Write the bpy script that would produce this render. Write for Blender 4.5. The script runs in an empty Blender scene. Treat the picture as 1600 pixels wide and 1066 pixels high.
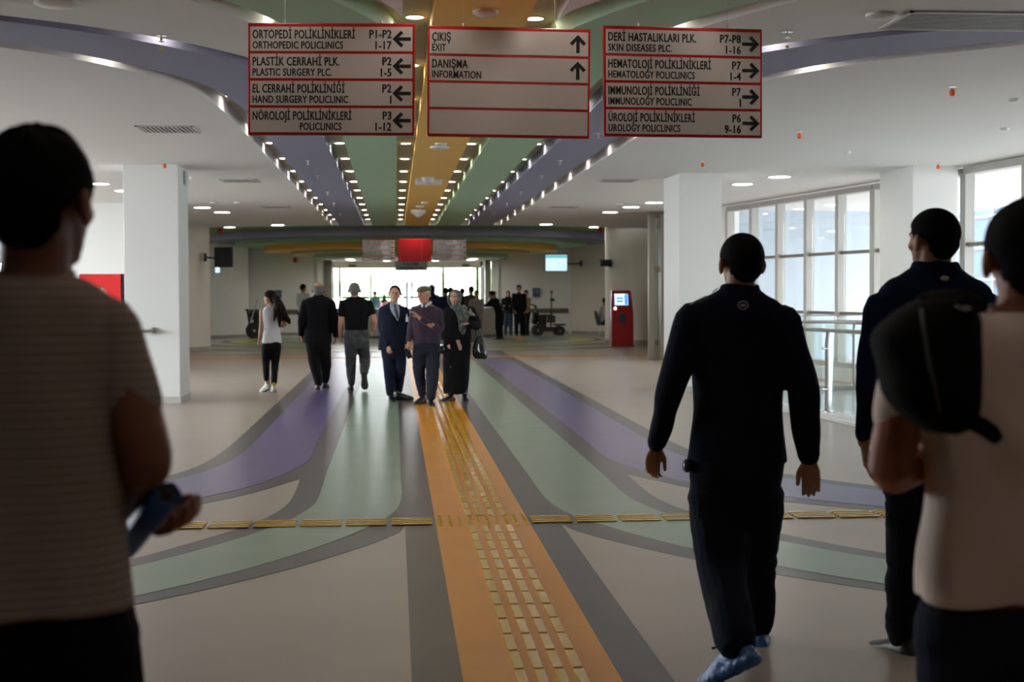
import bpy, bmesh, math, random
import numpy as np
from mathutils import Vector, Matrix, Euler
from mathutils.geometry import tessellate_polygon
random.seed(7)
sc = bpy.context.scene
C = sc.collection
PI = math.pi
V = Vector

# ------------------------------------------------------------------ camera
CAM_H, FPX = 1.55, 2222.2
_ps, _th, _ro = math.atan(182 / FPX), math.atan(76 / FPX), -.004
_f = V((math.sin(_ps) * math.cos(_th), math.cos(_ps) * math.cos(_th), -math.sin(_th)))
_r0 = V((math.cos(_ps), -math.sin(_ps), 0)); _u0 = _r0.cross(_f)
_r = math.cos(_ro) * _r0 + math.sin(_ro) * _u0
_u = -math.sin(_ro) * _r0 + math.cos(_ro) * _u0
cam_d = bpy.data.cameras.new('camera'); cam = bpy.data.objects.new('camera', cam_d); C.objects.link(cam)
cam_d.lens = 50; cam_d.sensor_width = 36; cam_d.clip_start = .1; cam_d.clip_end = 400
m3 = Matrix((_r, _u, -_f)).transposed()
cam.matrix_world = Matrix.Translation((0, 0, CAM_H)) @ m3.to_4x4()
cam_d.dof.use_dof = True; cam_d.dof.focus_distance = 9.5; cam_d.dof.aperture_fstop = 3.2
sc.camera = cam

def at(x, y, D):
    """point in the hall that stands D metres down the corridor, seen at photo pixel x, y"""
    d = _f + _r * ((x - 800) / FPX) - _u * ((y - 533) / FPX)
    t = D / d.y
    return V((d.x * t, D, CAM_H + d.z * t))
def onz(x, y, z=0.0):
    d = _f + _r * ((x - 800) / FPX) - _u * ((y - 533) / FPX)
    t = (z - CAM_H) / d.z
    return V((d.x * t, d.y * t, z))

# ------------------------------------------------------------------ sky, exposure
w = bpy.data.worlds.new('sky'); sc.world = w; w.use_nodes = True
nt = w.node_tree; nt.nodes.clear()
bg = nt.nodes.new('ShaderNodeBackground'); wo = nt.nodes.new('ShaderNodeOutputWorld')
geo = nt.nodes.new('ShaderNodeTexCoord'); sep = nt.nodes.new('ShaderNodeSeparateXYZ'); ramp = nt.nodes.new('ShaderNodeValToRGB')
nt.links.new(geo.outputs['Generated'], sep.inputs[0]); nt.links.new(sep.outputs['Z'], ramp.inputs[0])
ramp.color_ramp.elements[0].position = 0.0; ramp.color_ramp.elements[0].color = (1, .99, .97, 1)
ramp.color_ramp.elements[1].position = .9; ramp.color_ramp.elements[1].color = (.78, .88, 1, 1)
nt.links.new(ramp.outputs[0], bg.inputs[0]); bg.inputs[1].default_value = 11.0
nt.links.new(bg.outputs[0], wo.inputs[0])
vs = sc.view_settings
sc.display_settings.display_device = 'sRGB'
vs.view_transform = 'Standard'; vs.look = 'None'; vs.gamma = 1; vs.exposure = 0.85; vs.use_curve_mapping = False
cy = sc.cycles
cy.use_denoising = True; cy.max_bounces = 7; cy.diffuse_bounces = 4; cy.glossy_bounces = 3
cy.transparent_max_bounces = 12; cy.transmission_bounces = 4; cy.sample_clamp_indirect = 3; cy.sample_clamp_direct = 12; cy.caustics_reflective = False; cy.caustics_refractive = False

def portal(name, loc, rot, sx, sy):
    l = bpy.data.lights.new(name, 'AREA'); l.shape = 'RECTANGLE'; l.size = sx; l.size_y = sy
    l.cycles.is_portal = True
    o = bpy.data.objects.new(name, l); o.location = loc; o.rotation_euler = rot; C.objects.link(o)
    return o

# ------------------------------------------------------------------ helpers
def tag(o, label=None, cat=None, group=None, kind=None):
    if label: o['label'] = label
    if cat: o['category'] = cat
    if group: o['group'] = group
    if kind: o['kind'] = kind
    return o
def thing(name, label, cat, loc=(0, 0, 0), group=None):
    o = bpy.data.objects.new(name, None); C.objects.link(o); o.location = loc; o.empty_display_size = .1
    return tag(o, label, cat, group)
_mats = {}
def mat(name, col=(.5, .5, .5), rough=.6, metal=0, spec=.5, noise=None, bump=None, emit=None, stripes=None, sheen=0, fleck=None):
    if name in _mats: return _mats[name]
    m = bpy.data.materials.new(name); m.use_nodes = True; t = m.node_tree; b = t.nodes['Principled BSDF']
    c = (*col, 1)
    b.inputs['Base Color'].default_value = c; b.inputs['Roughness'].default_value = rough
    b.inputs['Metallic'].default_value = metal; b.inputs['Specular IOR Level'].default_value = spec
    if sheen: b.inputs['Sheen Weight'].default_value = sheen
    src = None
    if noise or stripes or bump or fleck:
        tc = t.nodes.new('ShaderNodeTexCoord')
    if noise:                                   # (scale, amount)
        n = t.nodes.new('ShaderNodeTexNoise'); n.inputs['Scale'].default_value = noise[0]; n.inputs['Detail'].default_value = 4
        t.links.new(tc.outputs['Object'], n.inputs['Vector'])
        r = t.nodes.new('ShaderNodeValToRGB'); a = noise[1]
        r.color_ramp.elements[0].position = .35; r.color_ramp.elements[1].position = .65
        r.color_ramp.elements[0].color = (*[max(0, x * (1 - a)) for x in col], 1)
        r.color_ramp.elements[1].color = (*[min(1, x * (1 + a)) for x in col], 1)
        t.links.new(n.outputs['Fac'], r.inputs[0]); t.links.new(r.outputs[0], b.inputs['Base Color']); src = r.outputs[0]
    if fleck:                                   # (scale, colour, lo, hi)
        n = t.nodes.new('ShaderNodeTexNoise'); n.inputs['Scale'].default_value = fleck[0]; n.inputs['Detail'].default_value = 2
        t.links.new(tc.outputs['Object'], n.inputs['Vector'])
        r = t.nodes.new('ShaderNodeMapRange'); r.inputs[1].default_value = fleck[2]; r.inputs[2].default_value = fleck[3]
        t.links.new(n.outputs['Fac'], r.inputs[0])
        mx = t.nodes.new('ShaderNodeMix'); mx.data_type = 'RGBA'
        t.links.new(r.outputs[0], mx.inputs[0]); mx.inputs[6].default_value = c; mx.inputs[7].default_value = (*fleck[1], 1)
        if src: t.links.new(src, mx.inputs[6])
        t.links.new(mx.outputs[2], b.inputs['Base Color']); src = mx.outputs[2]
    if stripes:                                 # (per metre, colour)
        s = t.nodes.new('ShaderNodeSeparateXYZ'); t.links.new(tc.outputs['Object'], s.inputs[0])
        mu = t.nodes.new('ShaderNodeMath'); mu.operation = 'MULTIPLY'; mu.inputs[1].default_value = stripes[0] * 2 * PI; t.links.new(s.outputs['Z'], mu.inputs[0])
        si = t.nodes.new('ShaderNodeMath'); si.operation = 'SINE'; t.links.new(mu.outputs[0], si.inputs[0])
        mr = t.nodes.new('ShaderNodeMapRange'); mr.inputs[1].default_value = .3; mr.inputs[2].default_value = .8; t.links.new(si.outputs[0], mr.inputs[0])
        mx = t.nodes.new('ShaderNodeMix'); mx.data_type = 'RGBA'; t.links.new(mr.outputs[0], mx.inputs[0])
        mx.inputs[6].default_value = c; mx.inputs[7].default_value = (*stripes[1], 1); t.links.new(mx.outputs[2], b.inputs['Base Color'])
    if bump:                                    # (scale, distance)
        n = t.nodes.new('ShaderNodeTexNoise'); n.inputs['Scale'].default_value = bump[0]; n.inputs['Detail'].default_value = 5
        t.links.new(tc.outputs['Object'], n.inputs['Vector'])
        bm_ = t.nodes.new('ShaderNodeBump'); bm_.inputs['Distance'].default_value = bump[1]; bm_.inputs['Strength'].default_value = .8
        t.links.new(n.outputs['Fac'], bm_.inputs['Height']); t.links.new(bm_.outputs[0], b.inputs['Normal'])
    if emit:
        b.inputs['Emission Color'].default_value = (*emit[0], 1); b.inputs['Emission Strength'].default_value = emit[1]
    _mats[name] = m
    return m
def glass(name, tint=(.95, .98, 1), refl=.08):
    if name in _mats: return _mats[name]
    m = bpy.data.materials.new(name); m.use_nodes = True; t = m.node_tree; t.nodes.clear()
    o = t.nodes.new('ShaderNodeOutputMaterial'); a = t.nodes.new('ShaderNodeBsdfTransparent'); g = t.nodes.new('ShaderNodeBsdfGlossy')
    a.inputs[0].default_value = (*tint, 1); g.inputs['Roughness'].default_value = .02
    mx = t.nodes.new('ShaderNodeMixShader'); lw = t.nodes.new('ShaderNodeLayerWeight'); lw.inputs[0].default_value = .25
    mr = t.nodes.new('ShaderNodeMapRange'); mr.inputs[3].default_value = refl; mr.inputs[4].default_value = .22
    t.links.new(lw.outputs['Fresnel'], mr.inputs[0]); t.links.new(mr.outputs[0], mx.inputs[0])
    t.links.new(a.outputs[0], mx.inputs[1]); t.links.new(g.outputs[0], mx.inputs[2]); t.links.new(mx.outputs[0], o.inputs[0])
    _mats[name] = m
    return m

class MB:
    def __init__(s): s.v = []; s.f = []
    def add(s, v, f):
        o = len(s.v); s.v += [tuple(p) for p in v]; s.f += [tuple(i + o for i in q) for q in f]; return s
    def box(s, c, d, rz=0, M=None):
        x, y, z = d[0] / 2, d[1] / 2, d[2] / 2
        vs_ = [V((a, b, e)) for a in (-x, x) for b in (-y, y) for e in (-z, z)]
        R = M if M else Matrix.Rotation(rz, 3, 'Z')
        vs_ = [R @ q + V(c) for q in vs_]
        return s.add(vs_, [(0, 1, 3, 2), (4, 6, 7, 5), (0, 4, 5, 1), (2, 3, 7, 6), (0, 2, 6, 4), (1, 5, 7, 3)])
    def span(s, a, b):
        return s.box([(p + q) / 2 for p, q in zip(a, b)], [abs(q - p) for p, q in zip(a, b)])
    def prism(s, poly, z0, z1):
        n = len(poly); t = tessellate_polygon([[V((p[0], p[1], 0)) for p in poly]])
        vv = [(p[0], p[1], z0) for p in poly] + [(p[0], p[1], z1) for p in poly]
        f = [tuple(q) for q in t] + [tuple(i + n for i in reversed(q)) for q in t] + [(i, (i + 1) % n, (i + 1) % n + n, i + n) for i in range(n)]
        return s.add(vv, f)
    def strip(s, c1, c2, z0, z1, n=60):
        """band between two curves that start with a straight run"""
        def res(c):
            head, t = c[0], c[1:]; L = [0]
            for a, b in zip(t, t[1:]): L.append(L[-1] + math.dist(a, b))
            out = [head]
            for i in range(n + 1):
                d = L[-1] * i / n; k = 0
                while k < len(L) - 2 and L[k + 1] < d: k += 1
                f = (d - L[k]) / max(L[k + 1] - L[k], 1e-9); out.append((t[k][0] + (t[k + 1][0] - t[k][0]) * f, t[k][1] + (t[k + 1][1] - t[k][1]) * f))
            return out
        A, B = res(c1), res(c2); m = len(A); vv = [(p[0], p[1], z) for z in (z0, z1) for c in (A, B) for p in c]; f = []
        for i in range(m - 1):
            a, b, c_, d = i, i + 1, m + i + 1, m + i
            f += [(a, b, c_, d), tuple(q + 2 * m for q in (d, c_, b, a)), (a, b, b + 2 * m, a + 2 * m), (d, c_, c_ + 2 * m, d + 2 * m)]
        f += [(0, m, 3 * m, 2 * m), (m - 1, 2 * m - 1, 4 * m - 1, 3 * m - 1)]
        return s.add(vv, f)
    def cyl(s, c, r, h, n=24, M=None, r2=None):
        r2 = r if r2 is None else r2; R = M if M else Matrix.Identity(3)
        vv = [R @ V((math.cos(2 * PI * i / n) * q, math.sin(2 * PI * i / n) * q, z)) + V(c) for z, q in ((-h / 2, r), (h / 2, r2)) for i in range(n)]
        return s.add(vv, [tuple(range(n - 1, -1, -1)), tuple(range(n, 2 * n))] + [(i, (i + 1) % n, (i + 1) % n + n, i + n) for i in range(n)])
    def lathe(s, c, prof, n=24, M=None):
        R = M if M else Matrix.Identity(3); k = len(prof)
        vv = [R @ V((math.cos(2 * PI * i / n) * r, math.sin(2 * PI * i / n) * r, z)) + V(c) for r, z in prof for i in range(n)]
        f = [(j * n + i, j * n + (i + 1) % n, (j + 1) * n + (i + 1) % n, (j + 1) * n + i) for j in range(k - 1) for i in range(n)]
        f += [tuple(range(n - 1, -1, -1)), tuple(range((k - 1) * n, k * n))]
        return s.add(vv, f)
    def ell(s, c, r, R=None, nu=16, nv=10):
        R = R if R else Matrix.Identity(3); vv = [R @ V((0, 0, -r[2])) + V(c)]
        for j in range(1, nv):
            a = -PI / 2 + PI * j / nv
            for i in range(nu):
                t = 2 * PI * i / nu
                vv.append(R @ V((r[0] * math.cos(a) * math.cos(t), r[1] * math.cos(a) * math.sin(t), r[2] * math.sin(a))) + V(c))
        vv.append(R @ V((0, 0, r[2])) + V(c)); L = len(vv) - 1; f = []
        for i in range(nu):
            k = (i + 1) % nu
            f.append((0, 1 + k, 1 + i)); f.append((L, L - nu + i, L - nu + k))
            for j in range(nv - 2): f.append((1 + j * nu + i, 1 + j * nu + k, 1 + (j + 1) * nu + k, 1 + (j + 1) * nu + i))
        return s.add(vv, f)
    def tube(s, pts, rad, n=12, up=None, sub=4, cap=True):
        pts = [V(p) for p in pts]; rad = [(r, r) if not isinstance(r, (tuple, list)) else r for r in rad]
        if len(pts) > 2 and sub > 1:
            P2, R2 = [], []
            for i in range(len(pts) - 1):
                p0, p1, p2, p3 = pts[max(i - 1, 0)], pts[i], pts[i + 1], pts[min(i + 2, len(pts) - 1)]
                for k in range(sub):
                    t = k / sub
                    P2.append(.5 * ((2 * p1) + (p2 - p0) * t + (2 * p0 - 5 * p1 + 4 * p2 - p3) * t * t + (3 * p1 - p0 - 3 * p2 + p3) * t ** 3))
                    R2.append(tuple(rad[i][q] + (rad[i + 1][q] - rad[i][q]) * (t * t * (3 - 2 * t)) for q in (0, 1)))
            P2.append(pts[-1]); R2.append(rad[-1]); pts, rad = P2, R2
        T = [(pts[min(i + 1, len(pts) - 1)] - pts[max(i - 1, 0)]).normalized() for i in range(len(pts))]
        a = V(up) if up else (V((1, 0, 0)) if abs(T[0].x) < .8 else V((0, 1, 0)))
        rings = []
        for p, t, r in zip(pts, T, rad):
            if up: a = V(up)
            a = (a - t * a.dot(t)).normalized(); b = t.cross(a)
            rings.append((p, a.copy(), b, r, t))
        if cap:
            p, a_, b, r, t = rings[0]; e = min(r)
            pre = [(p - t * e * .92, a_, b, (r[0] * .35, r[1] * .35), t), (p - t * e * .6, a_, b, (r[0] * .78, r[1] * .78), t)]
            p, a_, b, r, t = rings[-1]; e = min(r)
            post = [(p + t * e * .6, a_, b, (r[0] * .78, r[1] * .78), t), (p + t * e * .92, a_, b, (r[0] * .35, r[1] * .35), t)]
            rings = pre + rings + post
        vv = []
        for p, a_, b, r, t in rings:
            for i in range(n):
                q = 2 * PI * i / n; vv.append(p + a_ * math.cos(q) * r[0] + b * math.sin(q) * r[1])
        k = len(rings)
        f = [(j * n + i, j * n + (i + 1) % n, (j + 1) * n + (i + 1) % n, (j + 1) * n + i) for j in range(k - 1) for i in range(n)]
        f += [tuple(range(n - 1, -1, -1)), tuple(range((k - 1) * n, k * n))]
        return s.add(vv, f)
    def loft(s, secs, n=28, pw=2.3, sub=5):
        """secs: (centre, half width, half depth, turn); horizontal rings"""
        S = [(V(a[0]), a[1], a[2], a[3] if len(a) > 3 else 0) for a in secs]; out = []
        def cr(q0, q1, q2, q3, t): return .5 * ((2 * q1) + (q2 - q0) * t + (2 * q0 - 5 * q1 + 4 * q2 - q3) * t * t + (3 * q1 - q0 - 3 * q2 + q3) * t ** 3)
        for i in range(len(S) - 1):
            q = [S[max(i - 1, 0)], S[i], S[i + 1], S[min(i + 2, len(S) - 1)]]
            for k in range(sub):
                out.append(tuple(cr(q[0][m], q[1][m], q[2][m], q[3][m], k / sub) for m in range(4)))
        out.append(S[-1]); vv = []
        for c, hw, hd, an in out:
            for i in range(n):
                t = 2 * PI * i / n; ct, st = math.cos(t), math.sin(t)
                x = math.copysign(abs(ct) ** (2 / pw), ct) * hw; y = math.copysign(abs(st) ** (2 / pw), st) * hd
                vv.append((c.x + x * math.cos(an) - y * math.sin(an), c.y + x * math.sin(an) + y * math.cos(an), c.z))
        k = len(out)
        f = [(j * n + i, j * n + (i + 1) % n, (j + 1) * n + (i + 1) % n, (j + 1) * n + i) for j in range(k - 1) for i in range(n)]
        f += [tuple(range(n - 1, -1, -1)), tuple(range((k - 1) * n, k * n))]
        return s.add(vv, f)
    def mesh(s, name, m, smooth=None, bevel=0):
        me = bpy.data.meshes.new(name); me.from_pydata(s.v, [], s.f); me.validate(); me.update()
        b = bmesh.new(); b.from_mesh(me); bmesh.ops.recalc_face_normals(b, faces=b.faces)
        if bevel: bmesh.ops.bevel(b, geom=b.edges[:], offset=bevel, segments=2, profile=.6, affect='EDGES', clamp_overlap=True)
        b.to_mesh(me); b.free()
        if m: me.materials.append(m)
        if smooth is not None:
            for p in me.polygons: p.use_smooth = True
            if smooth > 0: me.set_sharp_from_angle(angle=smooth)
        return me
    def build(s, name, m, parent=None, smooth=None, bevel=0, **tg):
        me = s.mesh(name, m, smooth, bevel); o = bpy.data.objects.new(name, me); C.objects.link(o)
        if parent: o.parent = parent; o.matrix_parent_inverse = Matrix.Translation(-par_loc(parent))
        if tg: tag(o, **tg)
        return o
def par_loc(p):
    return V((0, 0, 0)) if p.parent else V(p.location)

_rs = np.random.RandomState(3)
def folds(P, scale, stretch=(1, 1, 1), n=9):
    k = _rs.normal(size=(n, 3)); k /= np.linalg.norm(k, axis=1)[:, None]
    k *= scale * _rs.uniform(.6, 1.8, (n, 1)) * np.array(stretch)
    ph = _rs.uniform(0, 6.28, n)
    w_ = np.sin(P @ k.T + ph + 1.2 * np.sin(P @ (k[::-1].T * .45) + ph[::-1]))
    return w_.mean(1) * 1.6
def organic(mb, name, m, parent, voxel, smooth=3, fold=None, **tg):
    """one continuous closed skin around all the volumes of mb"""
    me = bpy.data.meshes.new(name); me.from_pydata(mb.v, [], mb.f); me.update()
    t = bpy.data.objects.new('tmp', me); C.objects.link(t)
    r = t.modifiers.new('r', 'REMESH'); r.mode = 'VOXEL'; r.voxel_size = voxel; r.use_smooth_shade = True
    if smooth: q = t.modifiers.new('s', 'SMOOTH'); q.factor = .5; q.iterations = smooth
    dg = bpy.context.evaluated_depsgraph_get(); dg.update()
    me2 = bpy.data.meshes.new_from_object(t.evaluated_get(dg)); me2.name = name
    bpy.data.objects.remove(t); bpy.data.meshes.remove(me)
    if fold and len(me2.vertices):
        k = len(me2.vertices); P = np.empty(k * 3); me2.vertices.foreach_get('co', P); P = P.reshape(-1, 3)
        N = np.empty(k * 3); me2.vertex_normals.foreach_get('vector', N); N = N.reshape(-1, 3)
        d = np.zeros(k)
        for amp, scl, st in fold: d += amp * folds(P, scl, st)
        P = P + N * d[:, None]; me2.vertices.foreach_set('co', P.ravel()); me2.update()
    me2.materials.clear(); me2.materials.append(m)
    me2.polygons.foreach_set('use_smooth', [True] * len(me2.polygons))
    o = bpy.data.objects.new(name, me2); C.objects.link(o)
    if parent: o.parent = parent; o.matrix_parent_inverse = Matrix.Translation(-par_loc(parent))
    if tg: tag(o, **tg)
    return o
def copy_tree(o, parent=None):
    c = o.copy(); C.objects.link(c)
    if parent: c.parent = parent
    for ch in o.children: copy_tree(ch, c)
    return c
_txt = {}
def text_mesh(s, size=1, bold=.0):
    key = (s, bold)
    cu = bpy.data.curves.new('t', 'FONT'); cu.body = s; cu.size = size; cu.offset = bold * size; cu.extrude = .0008; cu.resolution_u = 3; cu.space_character = 1.07
    o = bpy.data.objects.new('t', cu); C.objects.link(o)
    dg = bpy.context.evaluated_depsgraph_get(); dg.update()
    me = bpy.data.meshes.new_from_object(o.evaluated_get(dg)); bpy.data.objects.remove(o); bpy.data.curves.remove(cu)
    return me
def lettering(s, name, m, parent, h, w, M, align='L', bold=.02):
    """write s with cap height h, width w (None keeps proportions); M places it (x right, y up in the sheet plane)"""
    src = text_mesh(s, 1, .006); n0 = len(src.vertices); V0 = [tuple(v.co) for v in src.vertices]; F0 = [tuple(p.vertices) for p in src.polygons]; bpy.data.meshes.remove(src)
    VV, FF = [], []                                 # bold: the thin outline struck five times, slightly offset
    for k, (dx, dy) in enumerate(((-bold, 0), (bold, 0), (0, bold * .5), (0, -bold * .5), (0, 0))):
        VV += [(x + dx, y + dy, z + k * .0001) for x, y, z in V0]; FF += [tuple(i + k * n0 for i in f) for f in F0]
    me = bpy.data.meshes.new(name); me.from_pydata(VV, [], FF); me.update(); xs = [v.co.x for v in me.vertices]; x0, x1 = min(xs), max(xs)
    cap = .72
    sy = h / cap; sx = w / (x1 - x0) if w else sy * .8
    W = (x1 - x0) * sx; off = {'L': 0, 'R': -W, 'C': -W / 2}[align]
    for v in me.vertices: v.co = ((v.co.x - x0) * sx + off, v.co.y * sy, v.co.z)
    me.transform(M); me.materials.clear(); me.materials.append(m); me.name = name
    o = bpy.data.objects.new(name, me); C.objects.link(o)
    if parent: o.parent = parent; o.matrix_parent_inverse = Matrix.Translation(-par_loc(parent))
    return o
def spline(pts, sub=6):
    pts = [V((*p, 0)) for p in pts]; out = []
    for i in range(len(pts) - 1):
        p0, p1, p2, p3 = pts[max(i - 1, 0)], pts[i], pts[i + 1], pts[min(i + 2, len(pts) - 1)]
        d = (p2 - p1).length
        if d > 4: out.append((p1.x, p1.y)); continue
        m1 = (p2 - p0) * (d / max((p1 - p0).length + d, 1e-6)) if i > 0 else (p2 - p1)
        m2 = (p3 - p1) * (d / max((p3 - p2).length + d, 1e-6)) if i < len(pts) - 2 else (p2 - p1)
        for k in range(sub):
            t = k / sub; q = (2 * t ** 3 - 3 * t * t + 1) * p1 + (t ** 3 - 2 * t * t + t) * m1 + (-2 * t ** 3 + 3 * t * t) * p2 + (t ** 3 - t * t) * m2
            out.append((q.x, q.y))
    out.append((pts[-1].x, pts[-1].y)); return out
AX = .575
ORD = ['first', 'second', 'third', 'fourth', 'fifth', 'sixth', 'seventh', 'eighth', 'ninth', 'tenth', 'eleventh', 'twelfth', 'thirteenth', 'fourteenth', 'fifteenth', 'sixteenth', 'seventeenth', 'eighteenth']
def mir(c): return [(2 * AX - x, y) for x, y in c]
# ------------------------------------------------------------------ materials of the building
M_white = mat('white_paint', (.74, .74, .72), .7, bump=(6, .002))
M_ceil = mat('ceiling_paint', (.74, .74, .72), .8)
M_deck = mat('slot_paint', (.62, .58, .48), .7)
M_cream = mat('cream_paint', (.66, .61, .53), .75)
M_floor = mat('beige_vinyl', (.405, .34, .288), .3, spec=.2, noise=(1.3, .035), bump=(14, .0004))
M_fgrey = mat('grey_vinyl', (.070, .060, .060), .3, spec=.17, noise=(2, .08))
M_fgreen = mat('green_vinyl', (.225, .315, .235), .28, spec=.18, noise=(2, .05))
M_fpurple = mat('purple_vinyl', (.135, .112, .26), .28, spec=.18, noise=(2, .05))
M_forange = mat('orange_vinyl', (.70, .285, .012), .32, spec=.15, noise=(2, .05))
M_fyellow = mat('yellow_green_vinyl', (.36, .38, .09), .3)
M_fblue = mat('blue_grey_vinyl', (.15, .19, .23), .3)
M_tact = mat('tactile_yellow', (.64, .39, .03), .2, spec=.45)
M_cpurple = mat('ceiling_purple', (.25, .25, .35), .75)
M_cgreen = mat('ceiling_green', (.34, .50, .33), .75)
M_cyellow = mat('ceiling_yellow', (.78, .46, .10), .75)
M_dgreen = mat('rim_green', (.22, .33, .12), .7)
M_bronze = mat('bronze_frame', (.19, .17, .13), .45, metal=.3)
M_frame = mat('grey_aluminium', (.38, .37, .34), .55)
M_steel = mat('brushed_steel', (.60, .60, .60), .28, metal=1)
M_skirt = mat('skirting_grey', (.33, .31, .28), .6)
M_black = mat('black_plastic', (.015, .015, .016), .45)
M_glass = glass('window_glass')
M_dark = mat('dark_wall', (.20, .19, .18), .8)
M_lamp = mat('lamp_diffuser', (1, .96, .9), .5, emit=((1, .90, .78), 30))
M_lamp2 = mat('lamp_diffuser_wide', (1, .98, .94), .5, emit=((1, .95, .88), 32))
M_grille = mat('grille_grey', (.55, .55, .54), .5)
M_gshade = mat('grille_shade', (.05, .05, .05), .8)

# ------------------------------------------------------------------ curves shared by floor and ceiling (left half; the right half mirrors it)
cA = [(-1.68, 15.6), (-1.69, 14.4), (-1.74, 13.3), (-1.82, 12.7), (-1.97, 12.18), (-2.25, 11.6), (-2.6, 11.05), (-2.95, 10.68), (-3.6, 10.15), (-4.6, 9.6), (-6, 9.1), (-9.6, 8.5)]
cB = [(-1.47, 15.4), (-1.48, 14.2), (-1.55, 13.1), (-1.72, 12.3), (-2.05, 11.55), (-2.4, 10.98), (-2.8, 10.45), (-3.5, 9.93), (-4.5, 9.38), (-6, 8.88), (-9.6, 8.3)]
cC = [(-.82, 14.6), (-.81, 13.35), (-.88, 12.66), (-1.15, 11.54), (-1.42, 11.0), (-1.74, 10.52), (-2.12, 10.1), (-2.6, 9.72), (-3.3, 9.3), (-4.4, 8.85), (-6, 8.45), (-9.6, 7.9)]
cD = [(-.80, 11.92), (-1.1, 11.15), (-1.3, 10.78), (-1.57, 10.38), (-1.95, 9.98), (-2.4, 9.62), (-3.1, 9.2), (-4.2, 8.72), (-6, 8.25), (-9.6, 7.7)]
cE = [(-.80, 11.92), (-.79, 10.7), (-.85, 10.1), (-1.0, 9.55), (-1.28, 8.92), (-1.55, 8.41), (-1.95, 7.85), (-2.6, 7.25), (-3.8, 6.6), (-6, 5.9), (-9.6, 5.2)]
cF = [(-.60, 12.3), (-.59, 10.75), (-.62, 10.3), (-.74, 9.72), (-.95, 9.15), (-1.2, 8.65), (-1.5, 8.15), (-1.85, 7.72), (-2.5, 7.08), (-3.8, 6.4), (-6, 5.7), (-9.6, 5.0)]
cG = [(.035, 12), (.035, 10.7), (-.01, 10.08), (-.1, 9.68), (-.31, 9.08), (-.62, 8.42), (-.97, 7.85), (-1.4, 7.3), (-2.1, 6.7), (-3.6, 6.0), (-6, 5.3), (-9.6, 4.6)]
cH = [(.06, 9.5), (.0, 9.15), (-.22, 8.66), (-.58, 8.05), (-.95, 7.56), (-1.36, 7.12), (-2.05, 6.5), (-3.5, 5.8), (-6, 5.1), (-9.6, 4.4)]
cA, cB, cC, cD, cE, cF, cG, cH = [spline(c) for c in (cA, cB, cC, cD, cE, cF, cG, cH)]
def bands(yend, ynear):
    """closed outlines: purple, green, wedge, near field; each for the left half"""
    e = yend
    return dict(purple=[(-1.47, e)] + cB + cC[::-1] + [(-.82, e)],
                green=[(-.60, e)] + cF + cG[::-1] + [(.035, e)],
                wedge=cD + cE[::-1][:-1],
                near=cH + [(-9.6, ynear), (.06, ynear)])

# ------------------------------------------------------------------ floor
fl = MB().span((-14, -9, -.2), (14, 62, 0)).build('floor', M_floor, kind='structure')
def fpiece(name, poly, z, m, z0=-.002):
    return MB().prism(poly, z0, z).build(name, m, fl)
gap = 34.0
for side in (0, 1):
    q = (lambda c: mir(c)) if side else (lambda c: c)
    outer = [(-1.66, 38.0)] + cA + cD[::-1][:-1] + [(-.70, 11.92), (-.70, 38.0)]
    # grey field carrying the purple stripe, grey field carrying the green stripe
    fpiece('grey_stripe', q([(-1.66, 38.0)] + cA + cD[::-1] + [(-.70, 11.95), (-.70, 38.0)]), .0012, M_fgrey)
    fpiece('grey_stripe', q([(-.81, 38.0), (-.80, 11.92)] + cE[1:] + cH[::-1] + [(.06, 9.6), (.06, 38.0)]), .0018, M_fgrey)
    fpiece('grey_stripe', q([(.055, 38.0), (.055, -8), (.262, -8), (.262, 38.0)]), .0024, M_fgrey)
    b = bands(38.0, -8)
    MB().strip(q([(-1.47, 38.0)] + cB), q([(-.82, 38.0)] + cC), -.002, .0034, 60).build('purple_stripe', M_fpurple, fl)
    MB().strip(q([(-.60, 38.0)] + cF), q([(.035, 38.0)] + cG), -.002, .0036, 60).build('green_stripe', M_fgreen, fl)
fpiece('orange_stripe', [(.26, -8), (.89, -8), (.89, 38.0), (.26, 38.0)], .0040, M_forange)
# rings of the rotunda floor
for i, (r, m) in enumerate([(8.9, M_fyellow), (8.6, M_floor), (7.6, M_fgreen), (7.2, M_fgrey), (6.9, M_floor), (6.1, M_fgrey), (5.9, M_fyellow), (5.1, M_fblue), (4.2, M_fgreen), (3.7, M_forange), (3.4, M_fblue), (2.6, M_fgreen)]):
    MB().cyl((AX, 46.3, .012 + i * .0025), r, .003, 64).build('ring_stripe', m, fl)
for x0, x1 in ((-7, .26), (.89, 8)):
    MB().span((x0, 34.1, 0), (x1, 34.5, .008)).build('orange_stripe', M_forange, fl)
MB().span((-7, 36.2, 0), (-1.7, 36.35, .006)).build('green_stripe', M_fgreen, fl)
# tactile paving: four raised bars per 0.3 m plate
bar = MB(); bar.box((0, 0, .0035), (.041, .272, .007)); bar_me = bar.mesh('tactile_bar', M_tact, None, .0022)
def put(me, name, loc, rz=0, parent=None):
    o = bpy.data.objects.new(name, me); C.objects.link(o); o.location = loc; o.rotation_euler = (0, 0, rz)
    if parent: o.parent = parent; o.matrix_parent_inverse = Matrix.Translation(-par_loc(parent))
    return o
P = .3025; y0 = 9.225; ys = [y0 - P * k for k in range(17)] + [9.93 + P * k for k in range(0, 34)]
nb = 0
for y in ys:
    for k in range(4):
        if y < 4.4: continue
        put(bar_me, 'tactile_bar', (.495 + .081 * k, y, .0040), 0, fl); nb += 1
rest = MB()
y = max(ys) + P
while y < 37.5:
    for k in range(4): rest.box((.495 + .081 * k, y, .0075), (.041, .272, .007))
    y += P
rest.build('tactile_bars_far', M_tact, fl, kind='stuff')
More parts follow.
